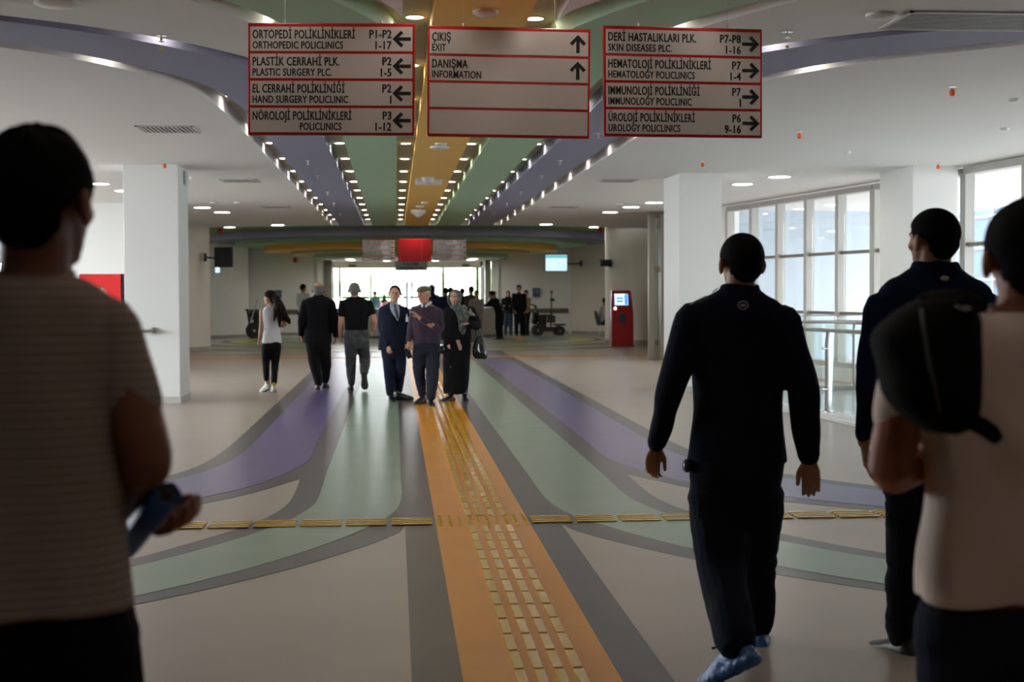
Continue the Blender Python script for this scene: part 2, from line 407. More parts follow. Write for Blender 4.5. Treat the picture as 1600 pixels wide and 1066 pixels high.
for k in range(13):
    for sx, x in ((-1, .10 - P * k), (1, 1.045 + P * k)):
        for j in range(4):
            put(bar_me, 'tactile_bar', (x, 9.47 + .075 * j - .112 + .112, .0040), PI / 2, fl); nb += 1
stud = MB(); stud.lathe((0, 0, 0), [(.015, 0), (.015, .002), (.010, .006), (.003, .0065)], 10); stud_me = stud.mesh('tactile_stud', M_tact, .5)
for i in range(10):
    for j in range(8):
        put(stud_me, 'tactile_stud', (.29 + .0635 * i, 9.36 + .062 * j, .0040), 0, fl)

# ------------------------------------------------------------------ ceiling
ZC, ZD = 3.36, 3.50
ce = MB().span((-12, -9, ZD), (12, 38.9, ZD + .1)).build('ceiling', M_deck, kind='structure')
def cpiece(name, poly, m, z0=ZC, z1=ZD + .01):
    return MB().prism(poly, z0, z1).build(name, m, ce)
RH, YH = 11.75, 50.0
def arc(x0, x1, n=24, r=RH):
    out = []
    for i in range(n + 1):
        x = x0 + (x1 - x0) * i / n; out.append((x, YH - math.sqrt(max(r * r - (x - AX) ** 2, 0))))
    return out
E0 = 38.35
for side in (0, 1):
    q = (lambda c: mir(c)) if side else (lambda c: c)
    b = bands(E0, -9)
    MB().strip(q([(-1.47, E0)] + cB), q([(-.82, E0)] + cC), ZC, ZD + .01, 60).build('purple_band', M_cpurple, ce)
    MB().strip(q([(-.60, E0)] + cF), q([(.035, E0)] + cG), ZC, ZD + .01, 60).build('green_band', M_cgreen, ce)
    cpiece('white_panel', q(b['wedge']), M_ceil)
    cpiece('white_panel', q(b['near']), M_ceil)
    cpiece('white_panel', q([(-1.68, 38.42)] + cA + [(-12, 8.5), (-12, 50), (AX - RH + .001, 50)] + arc(AX - RH + .001, -1.68)[1:-1]), M_ceil)
cpiece('yellow_band', [(.26, -9), (.89, -9), (.89, E0), (.26, E0)], M_cyellow)
far = [(AX - RH, 50), (-12, 50), (-12, 62), (14, 62), (14, 50), (AX + RH, 50)] + [(AX + RH * math.cos(a), 50 + RH * math.sin(a)) for a in np.linspace(0, PI, 30)[1:-1]]
cpiece('white_panel', far, M_ceil)
for x0, x1 in ((-1.68, -1.47), (-.82, -.60), (.035, .26), (.89, 1.115), (1.75, 1.97), (2.62, 2.83)):
    MB().span((x0, E0 - .03, ZC), (x1, E0 + .02, ZD)).build('slot_end', M_ceil, ce)
MB().span((-14, 38.4, 3.78), (14, 62, 3.9)).build('rotunda_soffit', M_dgreen, ce)
for r, z0, z1, m in ((10.9, 3.55, 3.78, M_dgreen), (6.9, 3.295, 3.56, M_cpurple), (6.1, 3.17, 3.30, M_cgreen), (5.1, 2.98, 3.18, M_cyellow), (4.15, 2.89, 3.0, mat('rim_yellow', (.55, .48, .22), .7)), (3.4, 2.77, 2.9, M_cgreen), (3.1, 2.72, 2.78, M_ceil)):
    MB().cyl((AX, YH, (z0 + z1) / 2), r, z1 - z0, 96).build('rotunda_ring', m, ce, smooth=.6)

# ------------------------------------------------------------------ downlights in the slots
def downlight_mb(r=.062):
    rim = MB().lathe((0, 0, 0), [(r, .004), (r * 1.22, .0), (r * 1.22, -.006), (r * 1.02, -.008), (r * .98, .002)], 20)
    return rim.mesh('rim', mat('lamp_rim', (.75, .74, .7), .35), .6)
rim_s = downlight_mb(.062); dif_s = MB().cyl((0, 0, -.003), .062, .004, 20).mesh('diffuser', M_lamp)
rim_w = downlight_mb(.17); dif_w = MB().cyl((0, 0, -.003), .17, .004, 28).mesh('diffuser', M_lamp2)
def downlight(loc, label, group, small=True):
    t = thing('recessed_downlight', label, 'ceiling light', loc, group)
    for nm, me in (('rim', rim_s if small else rim_w), ('diffuser', dif_s if small else dif_w)):
        o = bpy.data.objects.new(nm, me); C.objects.link(o); o.parent = t
    return t
rows = [(-1.585, 'round downlight in the outer slot of the left purple band', 3), (-.71, 'round downlight in the slot between left purple and green bands', 2),
        (.15, 'round downlight in the slot left of the yellow band', 0), (1.00, 'round downlight in the slot right of the yellow band', 0),
        (1.86, 'round downlight in the slot between right green and purple bands', 2), (2.725, 'round downlight in the outer slot of the right purple band', 3)]
for x, lab, k0 in rows:
    for k in range(k0 - 5 if k0 == 0 else k0, 14):
        downlight((x, 10.13 + 2.13 * k, ZD - .001), lab.replace('round downlight', '%s downlight from the far end' % ORD[13 - k]) if k >= 0 else lab.replace('round downlight', 'downlight behind the camera'), lab.replace('round downlight', 'downlights'))
def between(c1, c2, s_list):
    out = []
    def walk(c, s):
        for a, b in zip(c, c[1:]):
            d = math.dist(a, b)
            if s <= d: return (a[0] + (b[0] - a[0]) * s / d, a[1] + (b[1] - a[1]) * s / d)
            s -= d
        return c[-1]
    def ln(c): return sum(math.dist(a, b) for a, b in zip(c, c[1:]))
    for s in s_list:
        p = walk(c1, s); q = min(c2, key=lambda z: math.dist(z, p)); out.append(((p[0] + q[0]) / 2, (p[1] + q[1]) / 2))
    return out
for side, nm in ((0, 'left'), (1, 'right')):
    q = (lambda c: mir(c)) if side else (lambda c: c)
    for c1, c2, ss, lab in ((cA, cB, (1.3, 4.2, 6.4, 8.5), 'outer slot of the %s purple band where it curves away'), (cC, cD, (4.2, 6.3, 8.4), 'inner slot of the %s purple band where it curves away'),
                            (cE, cF, (1.9, 4.1, 6.2, 8.3), 'outer slot of the %s green band where it curves away'), (cG, cH, (4.2, 6.3, 8.4), 'inner slot of the %s green band where it curves away')):
        for n_, p in enumerate(q(between(c1, c2, ss))):
            l = 'round downlight in the ' + lab % nm
            downlight((p[0], p[1], ZD - .001), l.replace('round downlight', '%s downlight' % ORD[n_]), l.replace('round downlight', 'downlights'))
for i in range(8):  # extra lamps, added only to brighten the rotunda
    a = 2 * PI * (i + .5) / 8; downlight((AX + 2.3 * math.cos(a), YH + 2.3 * math.sin(a), 2.718), 'added fill lamp in the lowest white disc, %s anticlockwise from the right' % ORD[i], 'added fill lamps over the information desk', False)
# wide lamps in the white side ceilings
wl = [(316, 324), (347, 331.5), (434, 351.5), (154, 287), (196, 298), (1218, 276), (1160, 287.5), (1022, 316.5), (986, 323.5), (953, 331.5), (853, 350.5)]
wlab = ['wide round ceiling lamp just right of the left square column', 'wide round ceiling lamp second to the right of the left square column', 'wide round ceiling lamp at the left beside the rotunda edge',
        'wide round ceiling lamp nearer the head of the man in the striped shirt', 'wide round ceiling lamp at the left edge of the left square column',
        'wide round ceiling lamp nearest the windows on the right', 'wide round ceiling lamp just right of the right square column', 'wide round ceiling lamp at the left edge of the right square column',
        'wide round ceiling lamp above the bronze door frame, middle of three', 'wide round ceiling lamp above the kiosk, leftmost of three', 'wide round ceiling lamp at the right beside the rotunda edge']
for (x, y), l in zip(wl, wlab):
    p = onz(x, y, ZC); downlight((p.x, p.y, ZC - .002), l, 'wide lamps in the side ceilings', False)

for k in range(18):
    a = 2 * PI * (k + .5) / 18
    if abs(math.sin(a)) < .99 or a > PI:
        downlight((AX + 8.6 * math.cos(a), YH + 8.6 * math.sin(a), 3.545), 'round lamp in the green rotunda rim, %s anticlockwise from the right' % ORD[k], 'lamps in the rotunda rim', False)
# ------------------------------------------------------------------ grilles, sprinklers and detectors on the ceiling
def grille(c, sx, sy, label, n=9, group='air grilles in the white ceiling', along='y'):
    t = thing('air_grille', label, 'vent', (c[0], c[1], ZC), group)
    f = MB(); e = .03; z = (ZC - .012, ZC + .0)
    for a, b in (((-sx / 2, -sy / 2), (sx / 2, -sy / 2 + e)), ((-sx / 2, sy / 2 - e), (sx / 2, sy / 2)), ((-sx / 2, -sy / 2), (-sx / 2 + e, sy / 2)), ((sx / 2 - e, -sy / 2), (sx / 2, sy / 2))):
        f.span((c[0] + a[0], c[1] + a[1], z[0]), (c[0] + b[0], c[1] + b[1], z[1]))
    f.build('frame', M_grille, t)
    MB().span((c[0] - sx / 2 + e, c[1] - sy / 2 + e, ZC - .003), (c[0] + sx / 2 - e, c[1] + sy / 2 - e, ZC - .001)).build('opening', M_gshade, t)  # flat dark sheet on the ceiling, painted as the shade behind the slats
    for i in range(n):
        if along == 'y':
            x = c[0] - sx / 2 + e + (sx - 2 * e) * (i + .5) / n; s_ = MB().box((x, c[1], ZC - .008), ((sx - 2 * e) / n * .42, sy - 2 * e, .009))
        else:
            y = c[1] - sy / 2 + e + (sy - 2 * e) * (i + .5) / n; s_ = MB().box((c[0], y, ZC - .009), (sx - 2 * e, (sy - 2 * e) / n * .40, .003))
        s_.build('slat', M_grille, t)
grille(onz(263, 201.5, ZC), .62, .62, 'square slatted air grille in the ceiling above the left square column', 12)
grille(onz(375, 282, ZC), .6, .6, 'square air grille in the ceiling right of the left square column', 12)
grille(onz(432, 323, ZC), .6, .6, 'small far air grille in the left ceiling near the rotunda')
grille(onz(965, 282, ZC), .6, .6, 'square air grille in the ceiling left of the right square column', 12)
grille(onz(880, 323, ZC), .6, .6, 'small far air grille in the right ceiling near the rotunda')
grille((3.95, 9.32), 1.25, .62, 'large slatted air grille at the top right, nearest the camera', 11, None, 'x')
M_chrome = mat('chrome', (.8, .8, .8), .15, metal=1); M_orange = mat('orange_cap', (.9, .12, .02), .4, emit=None)
M_tagy = mat('yellow_tag', (.6, .5, .05), .5)
spk = [(15, 199, 'o', 'sprinkler with orange cap at the far left above the man in the striped shirt'), (257, 253, 'o', 'sprinkler with orange cap right above the left square column'),
       (1249, 205, 'o', 'sprinkler with orange cap in the middle of the right white ceiling'), (1488, 135, 'o', 'sprinkler with orange cap at the upper right, largest of the orange ones'),
       (1098, 251, 'o', 'sprinkler with orange cap right above the right square column'), (1466, 255, 'o', 'sprinkler with orange cap above the square column by the windows'),
       (252, 55, 'y', 'chrome sprinkler with hanging yellow tag, upper left'), (1230, 49, 'y', 'chrome sprinkler with hanging yellow tag, upper right beside the right sign')]
for x, y, k, l in spk:
    p = onz(x, y, ZC); t = thing('sprinkler', l, 'sprinkler', p, 'sprinklers with orange caps' if k == 'o' else 'chrome sprinklers with yellow tags')
    b = MB(); b.cyl((p.x, p.y, p.z - .003), .04, .006, 20); b.cyl((p.x, p.y, p.z - .02), .009, .035, 10); b.cyl((p.x, p.y, p.z - .045), .022, .004, 12); b.build('head', M_chrome, t, smooth=.6)
    if k == 'o': MB().lathe((p.x, p.y, p.z - .085), [(.012, 0), (.026, .012), (.026, .04), (.016, .06)], 14).build('cap', M_orange, t, smooth=.6)
    else:
        b = MB(); b.tube([(p.x, p.y, p.z - .045), (p.x + .006, p.y, p.z - .075), (p.x, p.y, p.z - .1)], [.0015] * 3, 6); b.lathe((p.x, p.y, p.z - .118), [(.004, 0), (.013, .006), (.013, .016), (.004, .022)], 10); b.build('tag', M_tagy, t, smooth=.6)
hs = MB().cyl((0, 0, -.004), .035, .008, 16); hs.cyl((0, 0, -.03), .008, .05, 8); hs.cyl((0, 0, -.055), .02, .004, 10); hs_me = hs.mesh('pendent_sprinkler', M_grille, .6)
for side, pts in (('left', [(481, 251), (496, 274), (512, 300), (521.5, 317.5), (531.7, 333)]), ('right', [(875, 251), (846, 274), (814, 300), (792, 317.5), (772, 333), (935, 208)])):
    for n_, (x, y) in enumerate(pts):
        p = onz(x, y, ZC); o = put(hs_me, 'pendent_sprinkler', p)
        if n_ == 5: n_ = -1
        tag(o, ('small pale sprinkler, %s below the signs, ' % ORD[n_] if n_ >= 0 else 'small pale sprinkler between the middle and right signs, ') + ' hanging from the %s purple ceiling band' % side, 'sprinkler', 'sprinklers in the %s purple band' % side)
M_wplastic = mat('white_plastic', (.72, .71, .68), .45)
det = [(759, 17, .085, 'round smoke detector on the yellow band above the middle sign'), (689, 224, .075, 'round detector on the yellow band just below the middle sign, upper of two'), (687, 229.5, .12, 'flat round speaker on the yellow band just below the middle sign'),
       (663, 316, .07, 'small round detector on the yellow band near its far end'), (656, 322, .09, 'round detector on the yellow band before the camera dome'),
       (90, 3, .14, 'round white ceiling speaker at the upper left'), (1378, 22, .105, 'round white ceiling speaker at the upper right'), (1585, 154, .05, 'small round detector at the right edge of the ceiling'),
       (1323, 237, .06, 'small round detector in front of the windows'), (1570, 200, .05, 'small round detector near the right edge, farther one'), (300, 277, .05, 'small detector in the ceiling beside the left square column'),
       (334, 316, .08, 'round detector in the left ceiling above two wide lamps'), (371, 316, .07, 'small round detector right of the one above the two wide lamps'), (968, 318, .07, 'small round detector in the right ceiling above the kiosk'), (1040, 336, .05, 'tiny round detector beside the bronze door frame')]
for x, y, r, l in det:
    p = onz(x, y, ZC); tag(MB().lathe((p.x, p.y, ZC - .035), [(r * .45, 0), (r * .8, .008), (r, .018), (r, .036)], 24).build('ceiling_detector', M_wplastic, smooth=.6), l, 'detector')
p = onz(670, 280, ZC); t = thing('ceiling_speaker_box', 'white rectangular emergency unit with lens under the yellow band', 'emergency light', p)
MB().box((p.x, p.y, ZC - .04), (.42, .3, .08)).build('body', M_wplastic, t, bevel=.01); MB().lathe((p.x - .02, p.y - .3, ZC - .1), [(.03, 0), (.08, .03), (.1, .1)], 20).build('lens', M_grille, t, smooth=.6)
p = onz(653, 328, ZC); tag(MB().lathe((p.x, p.y, ZC - .16), [(.02, 0), (.07, .02), (.12, .07), (.16, .1), (.16, .157)], 24).build('camera_dome', M_wplastic, smooth=.6), 'white security camera dome at the far end of the yellow band', 'camera')

# ------------------------------------------------------------------ columns
def skirting(mb_pts, name='skirting', parent=None): pass
def square_column(x0, x1, y0, y1, label, extra=None):
    t = thing('square_column', label, 'column', ((x0 + x1) / 2, (y0 + y1) / 2, 0))
    MB().span((x0, y0, 0), (x1, y1, ZC + .02)).build('shaft', M_white, t, bevel=.012)
    MB().span((x0 - .008, y0 - .008, 0), (x1 + .008, y1 + .008, .10)).build('skirting', M_skirt if False else mat('skirting_light', (.5, .48, .44), .6), t, bevel=.003)
    return t
colL = square_column(-3.79, -3.03, 20.35, 21.3, 'white square column on the left, half behind the striped shirt man')
colR = square_column(4.33, 4.99, 21.5, 22.75, 'white square column behind the walking man in navy')
colW = square_column(7.47, 8.15, 20.1, 21.5, 'white square column between the two stretches of window')
tag(MB().box((-3.02 + .02, 20.95, 3.22), (.035, .18, .2)).build('wall_sensor', M_wplastic, bevel=.015), 'small white box high on the side of the left square column', 'sensor')

# ------------------------------------------------------------------ walls and windows
def wall(name, a, b, z0=0, z1=3.9, th=.2, m=None):
    """straight wall from a to b (x, y), thickness to the right-hand side of a->b"""
    a, b = V((*a, 0)), V((*b, 0)); d = (b - a).normalized(); n = V((d.y, -d.x, 0)) * th
    mb = MB(); vv = [a, b, b + n, a + n]
    mb.prism([(p.x, p.y) for p in vv], z0, z1)
    return mb.build(name, m or M_white, kind='structure')
def window_run(name, a, b, n, z0, z1, rails, mw=.10, depth=.28, m=M_frame, inward=1, pane_m=None):
    """mullioned glazing from a to b; fins stand proud towards the room"""
    a, b = V((*a, 0)), V((*b, 0)); L = (b - a).length; d = (b - a) / L; nn = V((-d.y, d.x, 0)) * inward; rz = math.atan2(d.y, d.x)
    root = MB()
    root.box(tuple((a + b) / 2 + nn * (depth / 2 - .1) + V((0, 0, z1 - .05))), (L, depth, .1), rz)
    root.box(tuple((a + b) / 2 + nn * (depth / 2 - .1) + V((0, 0, z0 + .04))), (L, depth, .08), rz)
    o = root.build(name, m, kind='structure')
    for i in range(n + 1):
        c = a + d * (L * i / n)
        MB().box(tuple(c + nn * (depth / 2 - .1) + V((0, 0, (z0 + z1) / 2))), (mw, depth - .01, z1 - z0 - .16), rz).build('mullion', m, o)
    for i in range(n):
        c = a + d * (L * (i + .5) / n); wd = L / n - mw
        MB().box(tuple(c - nn * .06 + V((0, 0, (z0 + z1) / 2))), (wd, .012, z1 - z0 - .16), rz).build('pane', pane_m or M_glass, o)
        for z in rails:
            MB().box(tuple(c - nn * .03 + V((0, 0, z))), (wd, .09, .055), rz).build('transom', M_bronze, o)
    return o
wA, wB = (7.02, 29.55), (7.98, 23.2)
window_run('window_1', wA, wB, 5, .22, 3.33, (1.16, 2.22), mw=.12, depth=.17, inward=-1)
window_run('window_2', (7.98, 23.15), (8.30, 20.2), 2, .22, 3.33, (1.16, 2.22), mw=.12, depth=.16, inward=-1)
window_run('window_3', (8.30, 20.15), (9.35, 10.5), 6, .22, 3.34, (1.16, 2.22), mw=.12, depth=.16, inward=-1)
MB().prism([(7.1, 29.55), (8.0, 23.2), (8.32, 20.2), (9.4, 10.5), (9.1, 10.5), (8.05, 20.2), (7.75, 23.15), (6.85, 29.5)], 0, .22).build('trim_1', M_white, kind='structure')
wall('wall_right', (9.35, 10.5), (9.35, -8.5))
wall('wall_right_far', (6.3, 31.7), (7.05, 29.5), th=-.2)
wall('wall_right_corridor', (9.2, 31.9), (6.3, 31.9), th=-.2, m=mat('facade_white', (.40, .46, .52), .6))
wall('wall_left', (-9.4, -8.5), (-9.4, 10))
window_run('window_4', (-9.4, 10), (-9.4, 28.8), 12, .2, 3.33, (1.16, 2.22), mw=.12, depth=.16, inward=-1)
wall('wall_left_window_sill', (-9.4, 10), (-9.4, 28.8), 0, .2)
# far left wall with a glazed door in it
wall('wall_left_far', (-6.45, 28.9), (-4.7, 28.9), th=-.2)
wall('wall_left_far', (-9.4, 28.9), (-8.1, 28.9), th=-.2)
wall('wall_left_far', (-8.1, 28.9), (-6.45, 28.9), 2.25, 3.9, th=-.2)
wall('wall_left_side', (-4.7, 28.9), (-6.2, 38.2))
d1 = MB(); d1.span((-8.1, 28.95, 0), (-8.02, 29.05, 2.25)); d1.span((-6.56, 28.86, 0), (-6.44, 29.05, 2.25)); d1.span((-8.1, 28.95, 2.17), (-6.45, 29.05, 2.25))
d1 = d1.build('door_1', M_frame, kind='structure'); MB().span((-8.02, 29, .02), (-6.56, 29.012, 2.17)).build('pane', M_glass, d1)
MB().span((-7.3, 28.97, .02), (-7.24, 29.03, 2.17)).build('stile', M_frame, d1)
wall('wall_behind', (9.4, -8.5), (-9.4, -8.5), m=M_dark)

# big round columns and the curved far walls
def round_column(c, r, label, m, h=3.6, n=64):
    t = thing('round_column', label, 'column', (c[0], c[1], 0))
    MB().cyl((c[0], c[1], h / 2), r, h, n).build('shaft', m, t, smooth=.6)
    MB().cyl((c[0], c[1], .06), r + .012, .12, n).build('skirting', M_skirt, t, smooth=.6)
    return t
round_column((-6.25, 39.4), 1.2, 'round cream column just right of the left square column', M_cream)
round_column((-7.55, 51.2), 2.35, 'large round pale column behind the black television', M_white)
round_column((7.62, 42.9), 1.25, 'round cream column behind the red kiosk', M_cream)
round_column((8.75, 53.3), 2.4, 'large round pale column behind the lit television', M_cream)
YB = 52.4
wall('wall_back_left', (-7.0, YB), (-2.6, YB), th=-.25)
wall('wall_back_right', (3.55, YB), (8, YB), th=-.25)
wall('wall_rotunda_left', (-9.5, 38), (-9.5, 60))
wall('wall_rotunda_right', (11, 60), (11, 31.9), th=.2)
wall('wall_rotunda_right_near', (11, 31.9), (9.2, 31.9), th=-.2, m=mat('facade_white'))
wall('wall_rotunda_left_near', (-9.5, 38.2), (-6.2, 38.2), th=-.2)
for nm, a, b in (('trim_2', (-5.3, YB - .04, .78), (-2.62, YB, .95)), ('trim_3', (3.56, YB - .04, .78), (6.4, YB, .95))):
    MB().span(a, b).build(nm, mat('bumper_brown', (.11, .09, .075), .6), kind='structure', bevel=.008)
for nm, a, b in (('baseboard_back_left', (-5.3, YB - .02, 0), (-2.62, YB, .12)), ('baseboard_back_right', (3.56, YB - .02, 0), (6.4, YB, .12))):
    MB().span(a, b).build(nm, M_skirt, kind='structure')

# entrance: portal, side lights and the glazed front with sliding doors
YD = 56.3
MB().span((-2.85, YB - .12, 2.78), (3.8, YD + .3, 3.6)).build('trim_4', M_cream, kind='structure')
for x0, x1, m in ((-2.85, -2.62, M_white), (-2.60, -2.30, M_bronze), (3.30, 3.52, M_bronze), (3.55, 3.80, M_white)):
    MB().span((x0, YB - .12, 0), (x1, YB + .14, 2.78)).build('trim_5', m, kind='structure')
for sx, x in ((-1, -2.45), (1, 3.42)):
    f = MB(); 
    for y in (YB + .2, YB + 1.35, YB + 2.6, YD): f.span((x - .05, y - .06, 0), (x + .05, y + .06, 2.78))
    f.span((x - .05, YB, 2.5), (x + .05, YD, 2.6)); fo = f.build('window_5' if sx < 0 else 'window_6', M_frame, kind='structure')
    MB().span((x - .008, YB + .2, .02), (x + .008, YD, 2.5)).build('pane', M_glass, fo)
    MB().span((x - .014, YB + .2, 1.33), (x + .014, YD, 1.41)).build('safety_strip', mat('green_strip', (.02, .22, .09), .5), fo)
def xof(px, D=YD): return at(px, 457, D).x
fr = MB(); fr.span((-2.5, YD - .06, 2.52), (3.5, YD + .06, 2.80))
fr = fr.build('window_7', M_cream, kind='structure')
cuts = [532, 579.5, 638, 692.5, 745]
for px, wd in ((531, .10), (579.5, .07), (636, .07), (643.5, .05), (692.5, .10), (746, .12)):
    x = xof(px); MB().span((x - wd / 2, YD - .05, 0), (x + wd / 2, YD + .05, 2.52)).build('mullion', M_bronze, fr)
for a, b in zip(cuts, cuts[1:]):
    x0, x1 = xof(a) + .05, xof(b) - .05
    MB().span((x0, YD - .006, .05), (x1, YD + .006, 2.52)).build('pane', M_glass, fr)
    MB().span((x0, YD - .03, 1.33), (x1, YD - .01, 1.41)).build('safety_strip', mat('green_strip'), fr)
    MB().span((x0, YD - .03, 0), (x1, YD + .03, .62 if a < 640 else .5)).build('kick_panel', M_bronze, fr)
for px in (551, 728):
    x = xof(px); tag(MB().box((x, YD - .12, 2.62), (.3, .06, .07)).build('door_sensor', M_black, bevel=.01), 'small black motion sensor over the %s glass door' % ('left' if px < 600 else 'right'), 'sensor')
# bronze framed glass door leaf standing open beside the right square column
dd = onz(1017, 565); d2 = thing('glazed_door_leaf', 'narrow bronze framed glass door left of the right square column', 'door', (6.0, 31.8, 0))
xs = [at(p, 457, 31.9).x for p in (1013, 1022, 1030, 1041)]
z1 = 3.33
MB().span((xs[0], 31.82, 0), (xs[1], 31.98, z1)).build('stile', M_bronze, d2, bevel=.01); MB().span((xs[2], 31.7, 0), (xs[3] + .12, 31.98, z1)).build('stile', M_bronze, d2, bevel=.01)
for a, b in ((0, .34), (2.0, 2.12), (3.22, z1)): MB().span((xs[1], 31.85, a), (xs[2], 31.95, b)).build('rail', M_bronze, d2)
MB().span((xs[1], 31.89, .34), (xs[2], 31.91, 2.0)).build('pane', M_glass, d2); MB().span((xs[1], 31.89, 2.12), (xs[2], 31.91, 3.22)).build('pane', M_glass, d2)
# outside: paving, a pale building beyond the right-hand windows, trees and a low building beyond the entrance
MB().prism([(-80, 62.01), (80, 62.01), (80, 220), (-80, 220)], -.3, -.02).build('ground_outside', mat('paving', (.55, .53, .5), .8), kind='structure')
MB().prism([(14.0, -20), (70, -20), (70, 62), (14.0, 62)], -.3, -.02).build('ground_right', mat('paving'), kind='structure')
MB().prism([(-60, -20), (-14.0, -20), (-14.0, 62), (-60, 62)], -.3, -.02).build('ground_left', mat('paving'), kind='structure')
fb = thing('office_building', 'pale blue glazed building seen through the right-hand windows', 'building', (45, 100, 0))
M_fac = mat('facade_pale', (.066, .086, .104), .9, spec=.1); M_facw = mat('facade_line', (.11, .125, .135), .5)
MB().span((45, 0, -.02), (52, 230, 13)).build('facade', M_fac, fb)
g = random.Random(4)
for y in range(4, 230, 5): MB().span((44.85, y - .08, 0), (45, y + .08, 13)).build('mullion', M_facw, fb)
for z in (2.4, 4.8, 7.2, 9.6): MB().span((44.85, 0, z - .08), (45, 230, z + .08)).build('transom', M_facw, fb)
# daylight openings for the sampler
portal('portal_right', (8.9, 20.2, 1.8), (0, PI / 2, 0), 3.1, 19)
portal('portal_left', (-9.6, 19.4, 1.8), (0, -PI / 2, 0), 3.1, 18.8)
portal('portal_front', (.5, YD + .3, 1.3), (-PI / 2, 0, 0), 6, 2.5)
# ------------------------------------------------------------------ people: builder
def skin(name, c): return mat(name, c, .55, bump=(60, .0008), spec=.35)
def cloth(name, c, rough=.9, **k): return mat(name, c, rough, spec=.09, bump=k.pop('bump', (160, .0008)), **k)
S_tan = skin('skin_tan', (.30, .135, .075)); S_fair = skin('skin_fair', (.48, .25, .165)); S_red = skin('skin_ruddy', (.46, .21, .14))
H_black = mat('hair_black', (.004, .0035, .0035), .85, spec=.08, bump=(90, .004)); H_grey = mat('hair_grey', (.15, .145, .14), .9, spec=.1, bump=(90, .003)); H_brown = mat('hair_brown', (.016, .009, .007), .8, spec=.12, bump=(60, .004))
M_eye = mat('eye_white', (.5, .47, .45), .3); M_iris = mat('iris', (.02, .012, .01), .2); M_lips = mat('lips', (.28, .09, .075), .5)
M_shoe = mat('black_shoe', (.012, .012, .013), .4); M_sole = mat('shoe_sole', (.03, .03, .03), .6); M_wsole = mat('white_sole', (.5, .5, .5), .6)

def frame(yaw, tilt=0, roll=0):
    """local +Y = facing direction; yaw 0 faces away from the camera"""
    return Matrix.Rotation(yaw, 3, 'Z') @ Matrix.Rotation(tilt, 3, 'X') @ Matrix.Rotation(roll, 3, 'Y')
def head_volumes(mb, c, R, h, jaw=1.0, ears=True):
    def e(p, r, R2=None): mb.ell(V(c) + R @ (V(p) * h), [q * h for q in r], R @ R2 if R2 else R, 20, 14)
    e((0, -.05, .12), (.325, .41, .37)); e((0, .05, .02), (.30, .35, .33)); e((0, .10, -.16), (.255 * jaw, .27, .30)); e((0, .16, -.30), (.20 * jaw, .20, .17)); e((0, .27, -.40), (.12, .11, .085))
    e((0, .31, .10), (.225, .09, .06)); e((.16, .24, -.09), (.10, .12, .10)); e((-.16, .24, -.09), (.10, .12, .10))
    e((0, .395, .0), (.042, .07, .10)); e((0, .435, -.075), (.052, .085, .055)); e((.045, .40, -.095), (.035, .05, .035)); e((-.045, .40, -.095), (.035, .05, .035))
    e((0, .33, -.235), (.10, .075, .055))
    if ears:
        for s in (-1, 1): e((s * .378, -.03, -.04), (.048, .10, .15), Matrix.Rotation(s * .45, 3, 'Z'))
def face_parts(root, c, R, h, brow=H_black, smile=0):
    c = V(c)
    for s in (-1, 1):
        o = MB().ell(c + R @ (V((s * .125, .355, .01)) * h), (.052 * h, .04 * h, .032 * h), R, 12, 8).build('eye', M_eye, root, smooth=0)
        MB().ell(c + R @ (V((s * .12, .393, .01)) * h), (.024 * h, .014 * h, .026 * h), R, 10, 6).build('iris', M_iris, o, smooth=0)
        MB().tube([c + R @ (V(p) * h) for p in ((s * .045, .405, .085), (s * .125, .395, .108), (s * .21, .33, .085))], [.014 * h, .017 * h, .010 * h], 8).build('eyebrow', brow, root, smooth=0)
    MB().tube([c + R @ (V(p) * h) for p in ((-.085, .355, -.228 + smile), (0, .405, -.24), (.085, .355, -.228 + smile))], [(.010 * h,) * 2, (.026 * h, .020 * h), (.010 * h,) * 2], 8).build('lips', M_lips, root, smooth=0)
